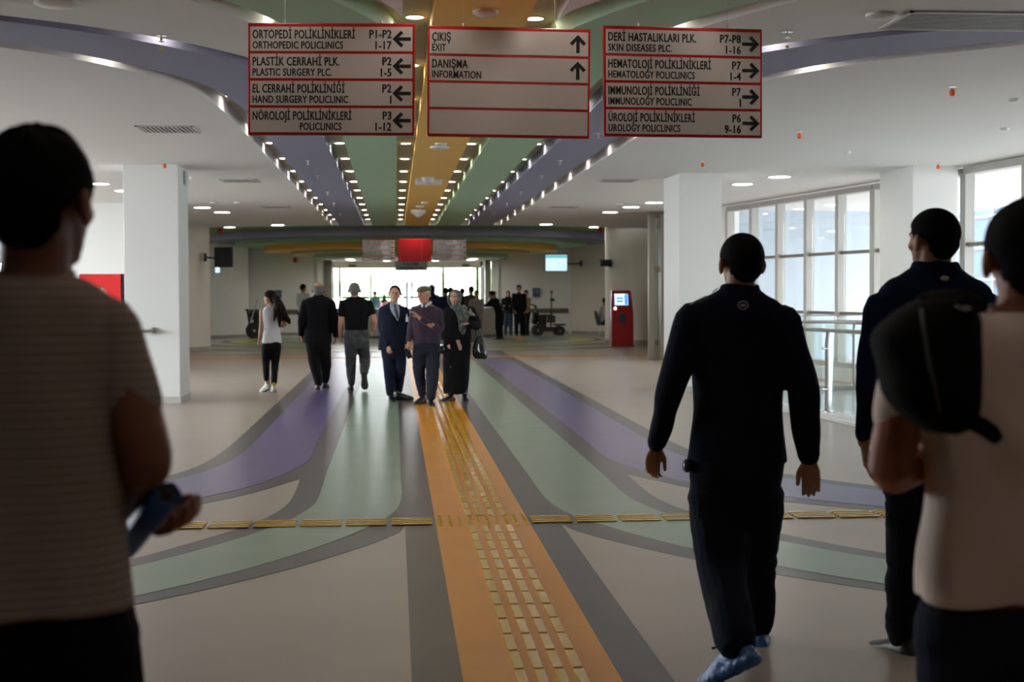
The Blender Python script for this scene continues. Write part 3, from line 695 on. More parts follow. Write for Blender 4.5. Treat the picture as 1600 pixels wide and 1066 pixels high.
def skull_cap(c, R, h, k=1.075, nu=40, nv=28, bald=0, low=0.0, front=.28, lump=0):
    """hair: a shell over the skull; inside the face it dives under the skin"""
    mb = MB(); vv = []; c = V(c)
    hl = [(0, front), (.55, front - .03), (.95, .16), (1.25, .0 - low), (1.45, -.02 - low), (1.62, .06), (1.85, -.02 - low), (2.1, -.24 - low), (2.6, -.33 - low), (3.15, -.35 - low)]
    def lim(a):
        for (a0, z0), (a1, z1) in zip(hl, hl[1:]):
            if a <= a1: return z0 + (z1 - z0) * (a - a0) / (a1 - a0)
        return hl[-1][1]
    for j in range(nv + 1):
        th = -PI / 2 + PI * j / nv
        for i in range(nu):
            ph = 2 * PI * i / nu; d = V((math.cos(th) * math.cos(ph), math.cos(th) * math.sin(ph), math.sin(th)))
            p = V((d.x * .325, d.y * .41 - .05, d.z * .37 + .12))
            if p.z < -.02 and p.y < .12:        # follow the back of the head down to the nape
                p.z = -.02 + (p.z + .02) * 1.5; q = max(0, 1 - (-.02 - p.z) * 1.2); p.x = d.x * .325 * (q * .35 + .65) * (1.12 if abs(p.z) > .1 else 1); p.x = max(-.3, min(.3, p.x)); p.y = min(p.y, 0) if p.y > 0 else -.05 + (p.y + .05) * (q * .3 + .82)
            a = abs(math.atan2(d.x, d.y)); m = p.z - lim(a)
            if bald: m = min(m, (bald - p.z) if a > 1.0 or True else m)
            t = max(0, min(1, m / .07 + .5)); t = t * t * (3 - 2 * t)
            n = V((d.x / .325, d.y / .41, d.z / .37)).normalized()
            off = (-.055 + (.055 + (k - 1)) * t)
            if lump: off += lump * t * (math.sin(7 * ph + 3 * th) * .5 + math.sin(4 * th - 5 * ph) * .5) * max(0, d.z + .2)
            vv.append(c + R @ ((p + n * off) * h))
    f = [(j * nu + i, j * nu + (i + 1) % nu, (j + 1) * nu + (i + 1) % nu, (j + 1) * nu + i) for j in range(nv) for i in range(nu)]
    mb.add(vv, f); return mb
def hand(mb, w_, d, n, side, curl=.5, L=.185, spread=.02, thumb=.8, rad=.0082):
    """w_ wrist, d direction of the fingers, n palm normal (fingers curl towards it), side +1/-1 where the thumb sits along d x n"""
    w_ = V(w_); d = V(d).normalized(); n = V(n); n = (n - d * n.dot(d)).normalized(); s = d.cross(n) * side; k = L / .185
    pl = .092 * k
    mb.tube([w_ - d * .02, w_ + d * .02 * k, w_ + d * pl * .6, w_ + d * pl], [(.024 * k, .019 * k), (.030 * k, .018 * k), (.040 * k, .0155 * k), (.040 * k, .0125 * k)], 12, up=s)
    ln = [.072, .080, .075, .058]
    for i in range(4):
        off = (1.5 - i) * .0192 * k; b = w_ + d * (pl - .012 * k) + s * off; a = 0; fd = (d + s * (1.5 - i) * spread).normalized(); p = b; pts = [p - fd * .01]
        a = curl * .55
        for q, seg in enumerate((.46, .30, .24)):
            v = fd * math.cos(a) + n * math.sin(a); p = p + v * (ln[i] * k * seg * 1.15); pts.append(p); a += curl * (.75, .6, 0)[q]
        mb.tube(pts, [rad * k * 1.08, rad * k * 1.02, rad * k * .95, rad * k * .8], 9, sub=3)
    b = w_ + d * .028 * k + s * .026 * k
    t1 = (d * .72 + s * .62 * thumb + n * .38).normalized(); t2 = (d * .92 + s * .18 * thumb + n * .45).normalized()
    mb.tube([b - t1 * .012, b + t1 * .034 * k, b + t1 * .034 * k + t2 * .028 * k, b + t1 * .034 * k + t2 * .052 * k], [.0135 * k, .0115 * k, .0100 * k, .0085 * k], 9, sub=3)
def shoe(root, ankle, yaw, m, L=.28, W=.095, pitch=0, sole=M_sole, roll=0, name='shoe', ground=None, soft=False):
    """pitch > 0 lifts the heel about the ball of the foot"""
    R = Matrix.Rotation(yaw, 3, 'Z') @ Matrix.Rotation(roll, 3, 'Y') @ Matrix.Rotation(-pitch, 3, 'X')
    k = L / .28; a = V(ankle); base = R @ V((0, 0, .095))
    o0 = a - base                                   # sole plane origin under the ankle
    def q(x, y, z): return o0 + R @ V((x * W / .095, y * k, z * k))
    mb = MB()
    mb.tube([q(0, -.055, .05), q(0, -.02, .055), q(0, .05, .052), q(0, .12, .040), q(0, .175, .032), q(0, .200, .026)],
            [(.036, .042), (.042, .052), (.043, .048), (.050, .038), (.048, .031), (.036, .024)], 16, up=R @ V((1, 0, 0)))
    mb.tube([q(0, -.02, .06), q(0, -.022, .11)], [(.036, .042), (.036, .042)], 14, sub=1)
    if soft:                                        # a crinkled plastic cover round the whole shoe
        mb.tube([q(0, -.07, .03), q(0, .0, .03), q(0, .12, .03), q(0, .20, .025)], [(.045, .03), (.047, .03), (.055, .03), (.035, .022)], 16, up=R @ V((1, 0, 0)))
        return organic(mb, name, m, root, .006, 2, [(.007, 45, (1, 1, 1)), (.004, 110, (1, 1, 1))])
    o = organic(mb, name, m, root, .006, 2)
    s_ = MB()
    pr = [(x_ * 1.1, y_ * 1.06) for x_, y_ in [(-.03, -.078), (.03, -.078), (.042, -.04), (.036, .03), (.052, .11), (.048, .165), (.025, .20), (-.025, .20), (-.048, .165), (-.052, .11), (-.036, .03), (-.042, -.04)]]
    vv = [q(x, y, z) for z in (.0, .024) for x, y in pr]; n = len(pr)
    s_.add(vv, [tuple(range(n - 1, -1, -1)), tuple(range(n, 2 * n))] + [(i, (i + 1) % n, (i + 1) % n + n, i + n) for i in range(n)])
    s_.build('sole', sole, o, smooth=.7)
    return o
def lp(a, b, t): return V(a) + (V(b) - V(a)) * t

def figure(name_label, base, fac, hd, torso, arms, legs, sk, top, bottom, hair=None, vox=.007, top_name='shirt', bottom_name='trousers', face=False, brow=H_black, jaw=1.0,
           group=None, fold_t=.004, fold_b=.005, neck=.056, hips=None, smile=0, cat='person', shoes=None, collar=None, ears=True, skirt=None, shrink=.86, st_b=.9):
    """everything in world metres. hd = (centre, height, yaw, tilt, roll)
    torso = [(centre, half width, half depth)], top to bottom; hips = the same for the trousers
    arms = [dict(p=[shoulder, elbow, wrist], rc=(r, r, r) sleeve radii, rs=(r, r, r) skin radii, sleeve=0..2, hand=dict(...))]
    legs = [dict(p=[hip, knee, ankle], r=(..), yaw=.., pitch=..)]"""
    root = thing('person', name_label, cat, base, group)
    hc, hh, hy, ht = V(hd[0]), hd[1], hd[2], hd[3]; R = frame(hy, ht, hd[4] if len(hd) > 4 else 0)
    b = MB(); head_volumes(b, hc, R, hh, jaw, ears)
    n0 = V(torso[0][0]); b.tube([hc + R @ V((0, -.08 * hh, -.10 * hh)), lp(hc + R @ V((0, -.06 * hh, -.35 * hh)), n0, .5), n0 - V((0, 0, .06))], [neck * 1.02, neck, neck * 1.15], 16)
    ts = [(V(c) , w_ * (shrink if i else .9), d_ * shrink, fac) for i, (c, w_, d_) in enumerate(torso)]
    b.loft(ts, 24)
    if hips: b.loft([(V(c), w_ * .84, d_ * .84, fac) for c, w_, d_ in hips], 24)
    for a in arms:
        p = [V(q) for q in a['p']]; rs = a['rs']
        b.tube([p[0], lp(p[0], p[1], .5), p[1], lp(p[1], p[2], .35), p[2]], [rs[0], (rs[0] + rs[1]) / 2 * 1.02, rs[1], rs[1] * .98, rs[2]], 14, sub=3)
        if a.get('hand'):
            h_ = dict(a['hand']); h_.setdefault('d', p[2] - p[1]); hand(b, p[2], **h_)
    for l in legs:
        p = [V(q) for q in l['p']]; r = l['r']
        b.tube([p[0], p[1], p[2]], [r[0] * .72, r[1] * .66, min(r[2] * .6, .042)] if l.get('bare') else [r[0] * .72, r[1] * .66, r[2] * .3], 12, sub=4)
        if l.get('bare'): b.ell(p[2] + Matrix.Rotation(l.get('yaw', fac), 3, 'Z') @ V((0, .03, -.04)), (.03, .06, .03))
    organic(b, 'body', sk, root, vox, 3)
    if face: face_parts(root, hc, R, hh, brow, smile)
    if hair:
        hair = dict(hair); m = hair.pop('m'); 
        o = skull_cap(hc, R, hh, **hair).build('hair', m, root, smooth=0)
    t = MB(); t.loft([(V(c), w_, d_, fac) for c, w_, d_ in torso], 32)
    for a in arms:
        sl = a.get('sleeve', 2)
        if not sl: continue
        p = [V(q) for q in a['p']]; rc = [k_ * 1.08 for k_ in a['rc']]
        if sl >= 2:
            t.tube([p[0], lp(p[0], p[1], .5), p[1], lp(p[1], p[2], .5), lp(p[1], p[2], a.get('to', .96))], [rc[0], (rc[0] + rc[1]) / 2 * 1.02, rc[1], (rc[1] + rc[2]) / 2, rc[2]], 16, sub=4)
        else:
            e = lp(p[0], p[1], sl); t.tube([p[0], lp(p[0], e, .5), e], [rc[0], (rc[0] * .45 + rc[1] * .55), rc[1]], 16, sub=4)
    if collar: 
        cc, cr, ch = collar; t.lathe(V(cc), [(cr * 1.12, -ch * .6), (cr * 1.08, 0), (cr, ch * .6), (cr * .9, ch * .6)], 24)
    organic(t, top_name, top, root, vox * 1.15, 3, [(fold_t * 1.8, 9, (1, 1, .55)), (fold_t * .9, 26, (1, 1, .7)), (fold_t * .8, 42, (1, 1, .35))])
    arms_k = 1
    tr = MB()
    if hips: tr.loft([(V(c), w_, d_, fac) for c, w_, d_ in hips], 28)
    for l in legs:
        p = [V(q) for q in l['p']]; r = [k_ * 1.07 for k_ in l['r']]
        if not l.get('bare'): p[2] = p[2] + (p[2] - p[1]).normalized() * .03
        tr.tube([p[0], lp(p[0], p[1], .5), p[1], lp(p[1], p[2], .5), p[2]], [r[0], (r[0] + r[1]) / 2, r[1], (r[1] + r[2]) / 2 * 1.02, r[2]], 16, sub=4)
    if skirt: tr.loft([(V(c), w_, d_, fac) for c, w_, d_ in skirt], 30)
    organic(tr, bottom_name, bottom, root, vox * 1.2, 3, [(fold_b * 1.6, 10, (1, 1, st_b)), (fold_b * .8, 26, (1, 1, st_b * 1.3)), (fold_b * .6, 50, (.45, .45, st_b * 1.6))])
    for l in legs:
        if l.get('shoe'):
            s_ = dict(l['shoe']); m = s_.pop('m', M_shoe); shoe(root, s_.pop('at', l['p'][2]), s_.pop('yaw', fac), m, **s_)
    return root
# ------------------------------------------------------------------ the people near the camera
def pq(D0):
    s = D0 / FPX
    return s, (lambda x, y, dd=0: at(x, y, D0 + dd))
T_navy = cloth('navy_jersey', (.006, .008, .017)); T_navy2 = cloth('navy_trousers', (.007, .009, .016), bump=(220, .0008))
M_over = mat('blue_overshoe', (.035, .12, .33), .35, spec=.5, bump=(55, .01))
# --- walking man in navy work clothes and blue overshoes
s, q = pq(5.85)
p = figure('man in navy sweatshirt and work trousers walking away in blue plastic overshoes', (q(1150, 1035).x, 5.85, 0), 0,
    (q(1157.5, 412), 91 * s, .16, .05), [(q(1155, 451), 30 * s, .058), (q(1154, 462), 46 * s, .08), (q(1153, 473), 68 * s, .10), (q(1153, 488), 80 * s, .115), (q(1153, 520), 80 * s, .125), (q(1154, 570), 75 * s, .125), (q(1154, 630), 72 * s, .12), (q(1152, 680), 74 * s, .122), (q(1151, 722), 78 * s, .13)],
    [dict(p=[q(1084, 500, 0), q(1050, 600, -.03), q(1026, 696, .12)], rc=(27 * s, 22 * s, 13.5 * s), rs=(.045, .042, .029), sleeve=2, hand=dict(d=(-.18, .25, -1), n=(.15, -1, -.2), side=-1, curl=.85, L=.175)),
     dict(p=[q(1224, 502, 0), q(1254, 612, -.08), q(1265, 716, -.12)], rc=(27 * s, 23 * s, 14.5 * s), rs=(.045, .042, .030), sleeve=2, hand=dict(d=(.05, -.05, -1), n=(-.35, -1, 0), side=1, curl=.62, L=.19))],
    [dict(p=[q(1113, 775, 0), q(1128, 893, -.10), q(1148, 993, -.37)], r=(40 * s, 37 * s, 29 * s), shoe=dict(m=M_over, at=q(1146, 1016, -.40), yaw=.62, pitch=.55, L=.32, W=.13, soft=True)),
     dict(p=[q(1184, 775, 0), q(1180, 882, .22), q(1187, 966, .26)], r=(38 * s, 33 * s, 22 * s), shoe=dict(m=M_over, at=q(1189, 992, .29), yaw=-.25, pitch=.10, L=.33, W=.13, soft=True))],
    S_tan, T_navy, T_navy2, dict(m=H_black, k=1.05), .0048, 'sweatshirt', 'work_trousers',
    hips=[(q(1151, 716), 76 * s, .12), (q(1149, 745), 73 * s, .125), (q(1148, 780), 70 * s, .12), (q(1148, 806), 66 * s, .11), (q(1147, 825), 58 * s, .09)], collar=(q(1156, 455), .080, .045), neck=.060, fold_t=.006, fold_b=.008)
M_logo = mat('badge_print', (.55, .5, .45), .6)
o = thing  # noqa
lg = MB(); c = q(1161, 477, -.118)
pts = [c + V((math.cos(a) * .021, 0, math.sin(a) * .016)) for a in np.linspace(0, 2 * PI, 21)]
lg.tube(pts, [.0016] * 21, 6, sub=1); lg.build('collar_badge', M_logo, p, smooth=0)
lettering('IBS', 'badge_letters', M_logo, p, .010, .022, Matrix.Translation(c + V((-.011, -.004, -.005))) @ Matrix.Rotation(PI / 2, 4, 'X'))
MB().tube([q(1069, 484, -.02), q(1085, 472, -.05), q(1104, 463, -.05)], [.003, .004, .003], 8).build('shoulder_piping', mat('white_piping', (.4, .4, .42), .6), p, smooth=0)
MB().tube([q(1114, 456, -.03), q(1121, 451, -.03)], [.003, .003], 8).build('collar_piping', _mats['white_piping'], p, smooth=0)
for x, y, w_ in ((1104, 812, .085), (1202, 808, .03)):
    organic(MB().box(q(x, y, -.065), (w_, .06, .13)), 'cargo_pocket', T_navy2, p, .006, 4)
organic(MB().ell(q(1074, 728, -.02), (.022, .03, .03)), 'belt_pouch', M_black, p, .005, 2)
for x, y in ((1122, 1013), (1197, 977)):
    MB().tube([q(x + 6, y - 2, -.35 if x < 1150 else .25), q(x - 3, y - 1, -.36 if x < 1150 else .24), q(x - 8, y, -.36 if x < 1150 else .24)], [.006, .004, .007], 8).build('ankle_toggle', M_black, p, smooth=0)
# --- second man in navy, half hidden by the backpack
s, q = pq(5.55)
T_navy3 = cloth('navy_polo', (.006, .011, .034))
p = figure('man in navy long-sleeved polo shirt partly hidden behind the black backpack', (q(1460, 1025).x, 5.6, 0), 0,
    (q(1457, 376), 97 * s, .42, .04), [(q(1462, 418), 32 * s, .06), (q(1460, 430), 54 * s, .08), (q(1461, 443), 80 * s, .10), (q(1462, 462), 92 * s, .12), (q(1462, 510), 92 * s, .13), (q(1462, 580), 88 * s, .13), (q(1462, 660), 84 * s, .125), (q(1462, 730), 84 * s, .13), (q(1462, 772), 84 * s, .13)],
    [dict(p=[q(1380, 487), q(1365, 600, -.03), q(1351, 690, .05)], rc=(29 * s, 23 * s, 16 * s), rs=(.048, .044, .030), sleeve=2, to=.86, hand=dict(d=(.10, .05, -1), n=(1, -.25, 0), side=1, curl=.4, L=.195)),
     dict(p=[q(1544, 487), q(1568, 600, -.03), q(1572, 700, .05)], rc=(29 * s, 23 * s, 16 * s), rs=(.048, .044, .030), sleeve=2, hand=dict(d=(0, .1, -1), n=(-1, -.2, 0), side=-1, curl=.4, L=.19))],
    [dict(p=[q(1422, 790), q(1417, 895, .2), q(1412, 985, .36)], r=(41 * s, 31 * s, 23 * s), shoe=dict(at=q(1411, 1001, .36), yaw=.38, pitch=.02, L=.28, W=.105, sole=M_wsole)),
     dict(p=[q(1502, 790), q(1500, 905, -.02), q(1498, 1010, -.25)], r=(41 * s, 31 * s, 23 * s), shoe=dict(at=q(1498, 1022, -.28), yaw=-.1, pitch=.45, L=.29))],
    S_tan, T_navy3, T_navy2, dict(m=H_black, k=1.05), .0055, 'polo_shirt', 'trousers',
    hips=[(q(1462, 765), 83 * s, .125), (q(1461, 800), 82 * s, .125), (q(1461, 825), 70 * s, .10)], collar=(q(1462, 420), .085, .04), neck=.062, fold_t=.006, fold_b=.009)
organic(MB().ell(q(1476, 435, -.098), (.02, .004, .011)), 'collar_badge', M_logo, p, .003, 1)
# --- man in white T-shirt with the bag over one shoulder, nearest on the right
s, q = pq(2.95)
T_tee = cloth('white_tee', (.76, .63, .565), bump=(90, .001)); T_jean = cloth('dark_jeans', (.014, .017, .030), bump=(300, .0006))
zf = lambda x, z, dd=0: V((q(x, 700).x, 2.95 + dd, z))
S_cl = skin('skin_neck', (.33, .12, .06))
p = figure('man in white T-shirt and dark jeans at the right edge, seen from behind', (q(1604, 700).x, 2.95, 0), 0,
    (q(1606, 405), 178 * s, -.1, .04), [(q(1604, 484), 58 * s, .065), (q(1604, 494), 105 * s, .085), (q(1602, 510), 152 * s, .105), (q(1602, 540), 176 * s, .12), (q(1602, 600), 180 * s, .13), (q(1602, 700), 174 * s, .13), (q(1602, 800), 174 * s, .125), (q(1602, 900), 178 * s, .13), (q(1602, 934), 181 * s, .132)],
    [dict(p=[q(1426, 545), q(1393, 730, -.02), q(1452, 726, .24)], rc=(50 * s, 37 * s, 30 * s), rs=(.050, .050, .032), sleeve=.60, hand=dict(d=(.6, .6, .3), n=(.3, .2, .8), side=1, curl=.8, L=.19)),
     dict(p=[q(1778, 545), q(1812, 735, -.02), q(1750, 726, .24)], rc=(50 * s, 40 * s, 30 * s), rs=(.050, .050, .032), sleeve=.6, hand=dict(d=(-.6, .6, .3), n=(-.3, .2, .8), side=-1, curl=.8, L=.19))],
    [dict(p=[zf(1530, .80), zf(1532, .46, .03), zf(1532, .09, 0)], r=(.10, .075, .06), shoe=dict(yaw=.1)), dict(p=[zf(1680, .80), zf(1680, .46, .05), zf(1680, .09, .12)], r=(.10, .075, .06), shoe=dict(yaw=-.1))],
    S_cl, T_tee, T_jean, dict(m=H_black, k=1.07, lump=.01), .006, 't_shirt', 'jeans',
    hips=[(q(1602, 938), 176 * s, .125), (q(1602, 1000), 178 * s, .13), (q(1602, 1080), 174 * s, .12), (q(1602, 1110), 150 * s, .10)], neck=.064, fold_t=.013, fold_b=.008)
nk = [q(1604, 474) + V((math.cos(a) * .078, math.sin(a) * .066, -.008 + .010 * math.sin(a))) for a in np.linspace(0, 2 * PI, 25)]
MB().tube(nk, [.0022] * 25, 6, sub=1).build('necklace', M_black, p, smooth=0)
MB().tube([V(k) - V((0, 0, .012)) for k in nk], [.005] * 25, 8, sub=1).build('neckband', T_tee, p, smooth=0)
# --- the bag
M_bag = cloth('black_nylon', (.0045, .0042, .004), .85, bump=(120, .001))
bq = lambda x, y, dd=0: at(x, y, 2.70 + dd); bs = 2.70 / FPX
bp = thing('backpack', 'black soft backpack slung over the left shoulder of the man in the white T-shirt', 'bag', bq(1455, 675))
mb = MB()
mb.loft([(bq(l / 2 + r / 2, y, .02), (r - l) / 2 * bs, d_) for y, l, r, d_ in ((464, 1444, 1498, .035), (476, 1424, 1514, .06), (500, 1392, 1525, .08), (527, 1366, 1526, .088), (571, 1378, 1527, .092), (608, 1384, 1527, .092), (636, 1402, 1525, .085), (660, 1430, 1518, .07), (675, 1452, 1496, .04))], 30, 2.8)
organic(mb, 'pouch', M_bag, bp, .006, 4, [(.010, 12, (1, 1, .5)), (.005, 28, (1, 1, .7))])
MB().tube([bq(1505, 655, -.03), bq(1530, 664, -.05), bq(1548, 676, -.05), bq(1560, 688, -.05)], [(.014, .006), (.018, .007), (.017, .006), (.012, .004)], 10, up=(.5, 0, .8)).build('strap_end', M_bag, bp, smooth=0)
MB().tube([bq(1455, 470, 0), bq(1478, 458, .05), bq(1500, 460, .14), bq(1512, 470, .26), bq(1515, 520, .40)], [(.03, .006)] * 5, 10, up=(1, 0, 0)).build('shoulder_strap', M_bag, bp, smooth=0)
MB().tube([bq(1492, 484, -.05), bq(1500, 472, -.08), bq(1513, 474, -.08), bq(1518, 486, -.05)], [(.004, .009)] * 4, 8).build('grab_loop', M_bag, bp, smooth=0)
MB().tube([bq(1497, 479, -.075), bq(1508, 481, -.082), bq(1515, 482, -.075)], [.004, .006, .003], 8).build('buckle', mat('grey_buckle', (.35, .32, .3), .4), bp, smooth=0)
MB().tube([bq(1440, 484, -.05), bq(1448, 540, -.085), bq(1462, 610, -.085), bq(1470, 655, -.05)], [.004] * 4, 8).build('zip', M_black, bp, smooth=0)
# --- man in striped shirt, nearest on the left
s, q = pq(2.6)
T_str = cloth('striped_jersey', (.27, .212, .187), stripes=(62, (.37, .30, .268)), bump=(60, .001)); T_blk = cloth('black_trousers', (.004, .004, .0045))
zf = lambda x, z, dd=0: V((q(x, 700).x, 2.6 + dd, z))
p = figure('man in brown-grey finely striped T-shirt standing at the left edge, seen from behind', (q(30, 700).x, 2.6, 0), 0,
    (q(66, 317), 206 * s, -.36, .06), [(q(50, 428), 56 * s, .066), (q(46, 438), 86 * s, .085), (q(42, 452), 112 * s, .10), (q(37, 474), 138 * s, .115), (q(33, 540), 150 * s, .13), (q(27, 640), 153 * s, .13), (q(25, 750), 162 * s, .128), (q(22, 840), 168 * s, .13), (q(20, 915), 178 * s, .135), (q(20, 950), 183 * s, .137)],
    [dict(p=[q(170, 512), q(228, 712, -.03), q(200, 792, .19)], rc=(49 * s, 47 * s, 40 * s), rs=(.052, .047, .033), sleeve=.60, hand=dict(d=(.75, -.35, -.28), n=(-.25, -.25, 1), side=-1, curl=.85, L=.20, rad=.010)),
     dict(p=[q(-100, 512), q(-160, 712, -.03), q(-110, 780, .2)], rc=(49 * s, 47 * s, 40 * s), rs=(.052, .047, .033), sleeve=.58, hand=dict(d=(.6, .6, 0), n=(0, 0, 1), side=1, curl=.8, L=.19))],
    [dict(p=[zf(-55, .86), zf(-60, .48, .03), zf(-62, .09, 0)], r=(.105, .08, .065), shoe=dict(yaw=.2)), dict(p=[zf(98, .86), zf(100, .48, .03), zf(102, .09, 0)], r=(.105, .08, .065), shoe=dict(yaw=-.2))],
    skin('skin_dark_tan', (.21, .085, .05)), T_str, T_blk, dict(m=H_black, k=1.07, lump=.03, front=.34), .006, 'striped_t_shirt', 'trousers',
    hips=[(q(21, 940), 184 * s, .13), (q(23, 1020), 190 * s, .135), (q(24, 1080), 192 * s, .13), (q(24, 1110), 170 * s, .11)], neck=.062, fold_t=.007, fold_b=.008, brow=H_black)
nk = [q(50, 430) + V((math.cos(a) * .070, math.sin(a) * .068, .010 * math.sin(a))) for a in np.linspace(0, 2 * PI, 25)]
MB().tube(nk, [.006] * 25, 8, sub=1).build('neckband', T_str, p, smooth=0)
M_paper = mat('paper_blue', (.02, .08, .28), .5); M_paperin = mat('paper_inside', (.10, .09, .095), .7)
a, b_ = q(263, 772, -.02), q(198, 852, .16); ax = (b_ - a); L = ax.length; ax.normalize()
u1 = ax.cross(V((0, 0, 1))).normalized(); u2 = ax.cross(u1)
rp = thing('rolled_paper', 'rolled blue paper held in the hand of the striped shirt man', 'paper', (a + b_) / 2)
mb = MB(); k = 44; vv = []
for z in (0, L * .5, L):
    for i in range(k):
        t = i / (k - 1) * 2 * PI * 1.6; r_ = .0215 + .0035 * t / 6.28 + (.0015 * math.sin(5 * t))
        for dr in (0,): vv.append(a + ax * z + (u1 * math.cos(t) + u2 * math.sin(t)) * r_)
mb.add(vv, [(j * k + i, j * k + i + 1, (j + 1) * k + i + 1, (j + 1) * k + i) for j in range(2) for i in range(k - 1)])
o = mb.build('outer_sheet', M_paper, rp, smooth=0); md = o.modifiers.new('s', 'SOLIDIFY'); md.thickness = .0012
mb = MB(); vv = []
for z in (.004, L - .004):
    for i in range(k):
        t = i / (k - 1) * 2 * PI * 1.9; r_ = .012 + .0085 * t / 12; vv.append(a + ax * z + (u1 * math.cos(t) + u2 * math.sin(t)) * r_)
mb.add(vv, [(i, i + 1, k + i + 1, k + i) for i in range(k - 1)])
o = mb.build('inner_sheet', M_paperin, rp, smooth=0); md = o.modifiers.new('s', 'SOLIDIFY'); md.thickness = .0012

# ------------------------------------------------------------------ the six people in the middle of the hall
# --- girl with the pony tail
s, q = pq(22.6)
T_blouse = cloth('white_blouse', (.78, .78, .80)); T_bpants = cloth('black_slim', (.012, .012, .014))
M_wshoe = mat('white_trainer', (.65, .65, .6), .5)
p = figure('girl in sleeveless white blouse and black trousers walking away', (q(423, 605).x, 22.6, 0), .15,
    (q(421.5, 466), 22 * s, 1.05, 0), [(q(423.5, 478), 6 * s, .05), (q(423.5, 481.5), 11 * s, .07), (q(423.5, 486), 14 * s, .08), (q(424, 498), 14 * s, .09), (q(424.5, 514), 13.5 * s, .085), (q(424.5, 528), 15 * s, .10), (q(424.5, 536.5), 16 * s, .11)],
    [dict(p=[q(409.5, 486), q(408.5, 508, -.02), q(405.5, 531, .03)], rc=(4 * s,) * 3, rs=(.040, .033, .022), sleeve=0, hand=dict(d=(-.25, .1, -1), n=(.9, -.4, 0), side=1, curl=.7, L=.155)),
     dict(p=[q(438.5, 486), q(444.5, 507, -.02), q(436, 511, .2)], rc=(4 * s,) * 3, rs=(.040, .034, .022), sleeve=0, hand=dict(d=(-.8, .5, .3), n=(-.2, .3, .9), side=-1, curl=.9, L=.155))],
    [dict(p=[q(417, 541), q(415.5, 566, .08), q(416.5, 593, -.05)], r=(7.8 * s, 5.6 * s, 4.0 * s), bare=True, shoe=dict(m=M_wshoe, sole=M_wsole, at=q(416.5, 600, -.05), yaw=.75, pitch=.35, L=.24, W=.085)),
     dict(p=[q(431.5, 541), q(430, 568, .1), q(428, 598, -.2)], r=(7.8 * s, 5.8 * s, 4.0 * s), bare=True, shoe=dict(m=M_wshoe, sole=M_wsole, at=q(428, 602.5, -.2), yaw=.15, pitch=.05, L=.24, W=.085))],
    S_fair, T_blouse, T_bpants, dict(m=H_brown, k=1.09), .008, 'blouse', 'trousers', face=True,
    hips=[(q(424.5, 534), 14.5 * s, .10), (q(424.3, 541), 14.5 * s, .10), (q(424, 548), 13 * s, .09)], neck=.042, collar=(q(423.5, 479), .062, .03), fold_t=.006, fold_b=.003)
mb = MB()
mb.tube([q(427, 463, -.06), q(433, 470, -.12), q(438, 483, -.14), q(444, 494, -.12), q(450, 500, -.08), q(452, 505, -.06)], [4 * s, 6 * s, 7.5 * s, 6.5 * s, 4 * s, 2 * s], 14)
mb.tube([q(432, 474, -.13), q(430, 488, -.15), q(428, 503, -.14)], [4.5 * s, 3.4 * s, 1 * s], 10); mb.tube([q(436, 480, -.14), q(436.5, 496, -.15), q(437, 511, -.13)], [5 * s, 4 * s, 1.2 * s], 10)
organic(mb, 'pony_tail', H_brown, p, .008, 1, [(.010, 60, (1, 1, .15))])
MB().tube([q(406.2, 529) + V((math.cos(a) * .027, math.sin(a) * .027, 0)) for a in np.linspace(0, 2 * PI, 15)], [.006] * 15, 6, sub=1).build('bracelet', M_black, p, smooth=0)
for (x, y, dd) in ((418.5, 598, -.12), (428, 600.5, -.25)): organic(MB().box(q(x, y, dd), (.055, .03, .05)), 'heel_tab', mat('gold_tab', (.62, .47, .03), .3), p, .006, 2)
organic(MB().box(q(438, 509, .1), (.05, .05, .07)), 'white_cuff', T_blouse, p, .008, 1)
# --- bald man in black suit
s, q = pq(23.0)
T_suit = cloth('black_suit', (.010, .010, .012)); T_suit2 = cloth('black_suit_trousers', (.012, .012, .013))
p = figure('bald man in black suit walking away beside the man in the black T-shirt', (q(500, 605).x, 23, 0), 0,
    (q(497.5, 454), 25 * s, .1, .05), [(q(497.5, 461), 5.5 * s, .06), (q(497.5, 463.5), 11 * s, .08), (q(497.5, 466.5), 18 * s, .10), (q(497.5, 471), 22 * s, .12), (q(497.5, 482), 21.5 * s, .13), (q(497, 500), 20 * s, .125), (q(497, 515), 20.5 * s, .13), (q(497, 536), 21.5 * s, .145)],
    [dict(p=[q(477, 474), q(471, 500, -.04), q(470.5, 523, .05)], rc=(6 * s, 5.6 * s, 4.2 * s), rs=(.045, .04, .027), sleeve=2, hand=dict(d=(.1, .1, -1), n=(1, -.3, 0), side=1, curl=.7, L=.18)),
     dict(p=[q(518, 474), q(523, 500, -.04), q(525, 525, .02)], rc=(6 * s, 5.6 * s, 4.2 * s), rs=(.045, .04, .027), sleeve=2, hand=dict(d=(-.1, .05, -1), n=(-1, -.3, 0), side=-1, curl=.7, L=.18))],
    [dict(p=[q(488.5, 543), q(491.5, 570, .02), q(497, 597, -.05)], r=(10 * s, 8.3 * s, 5.6 * s), shoe=dict(at=q(496, 601, -.03), yaw=.2, pitch=.15, m=mat('brown_shoe', (.05, .02, .015), .4))),
     dict(p=[q(507, 543), q(508.5, 568, .14), q(508, 592, .2)], r=(10 * s, 8.4 * s, 5.6 * s), shoe=dict(at=q(508, 598, .22), yaw=-.1, pitch=.1))],
    S_red, T_suit, T_suit2, dict(m=H_grey, k=1.045, bald=.30, front=.5), .008, 'suit_jacket', 'trousers',
    hips=[(q(497.5, 528), 19.5 * s, .13), (q(497.5, 543), 19.5 * s, .13), (q(497.5, 549), 16 * s, .10)], collar=(q(497.5, 461.5), .075, .035), neck=.062)
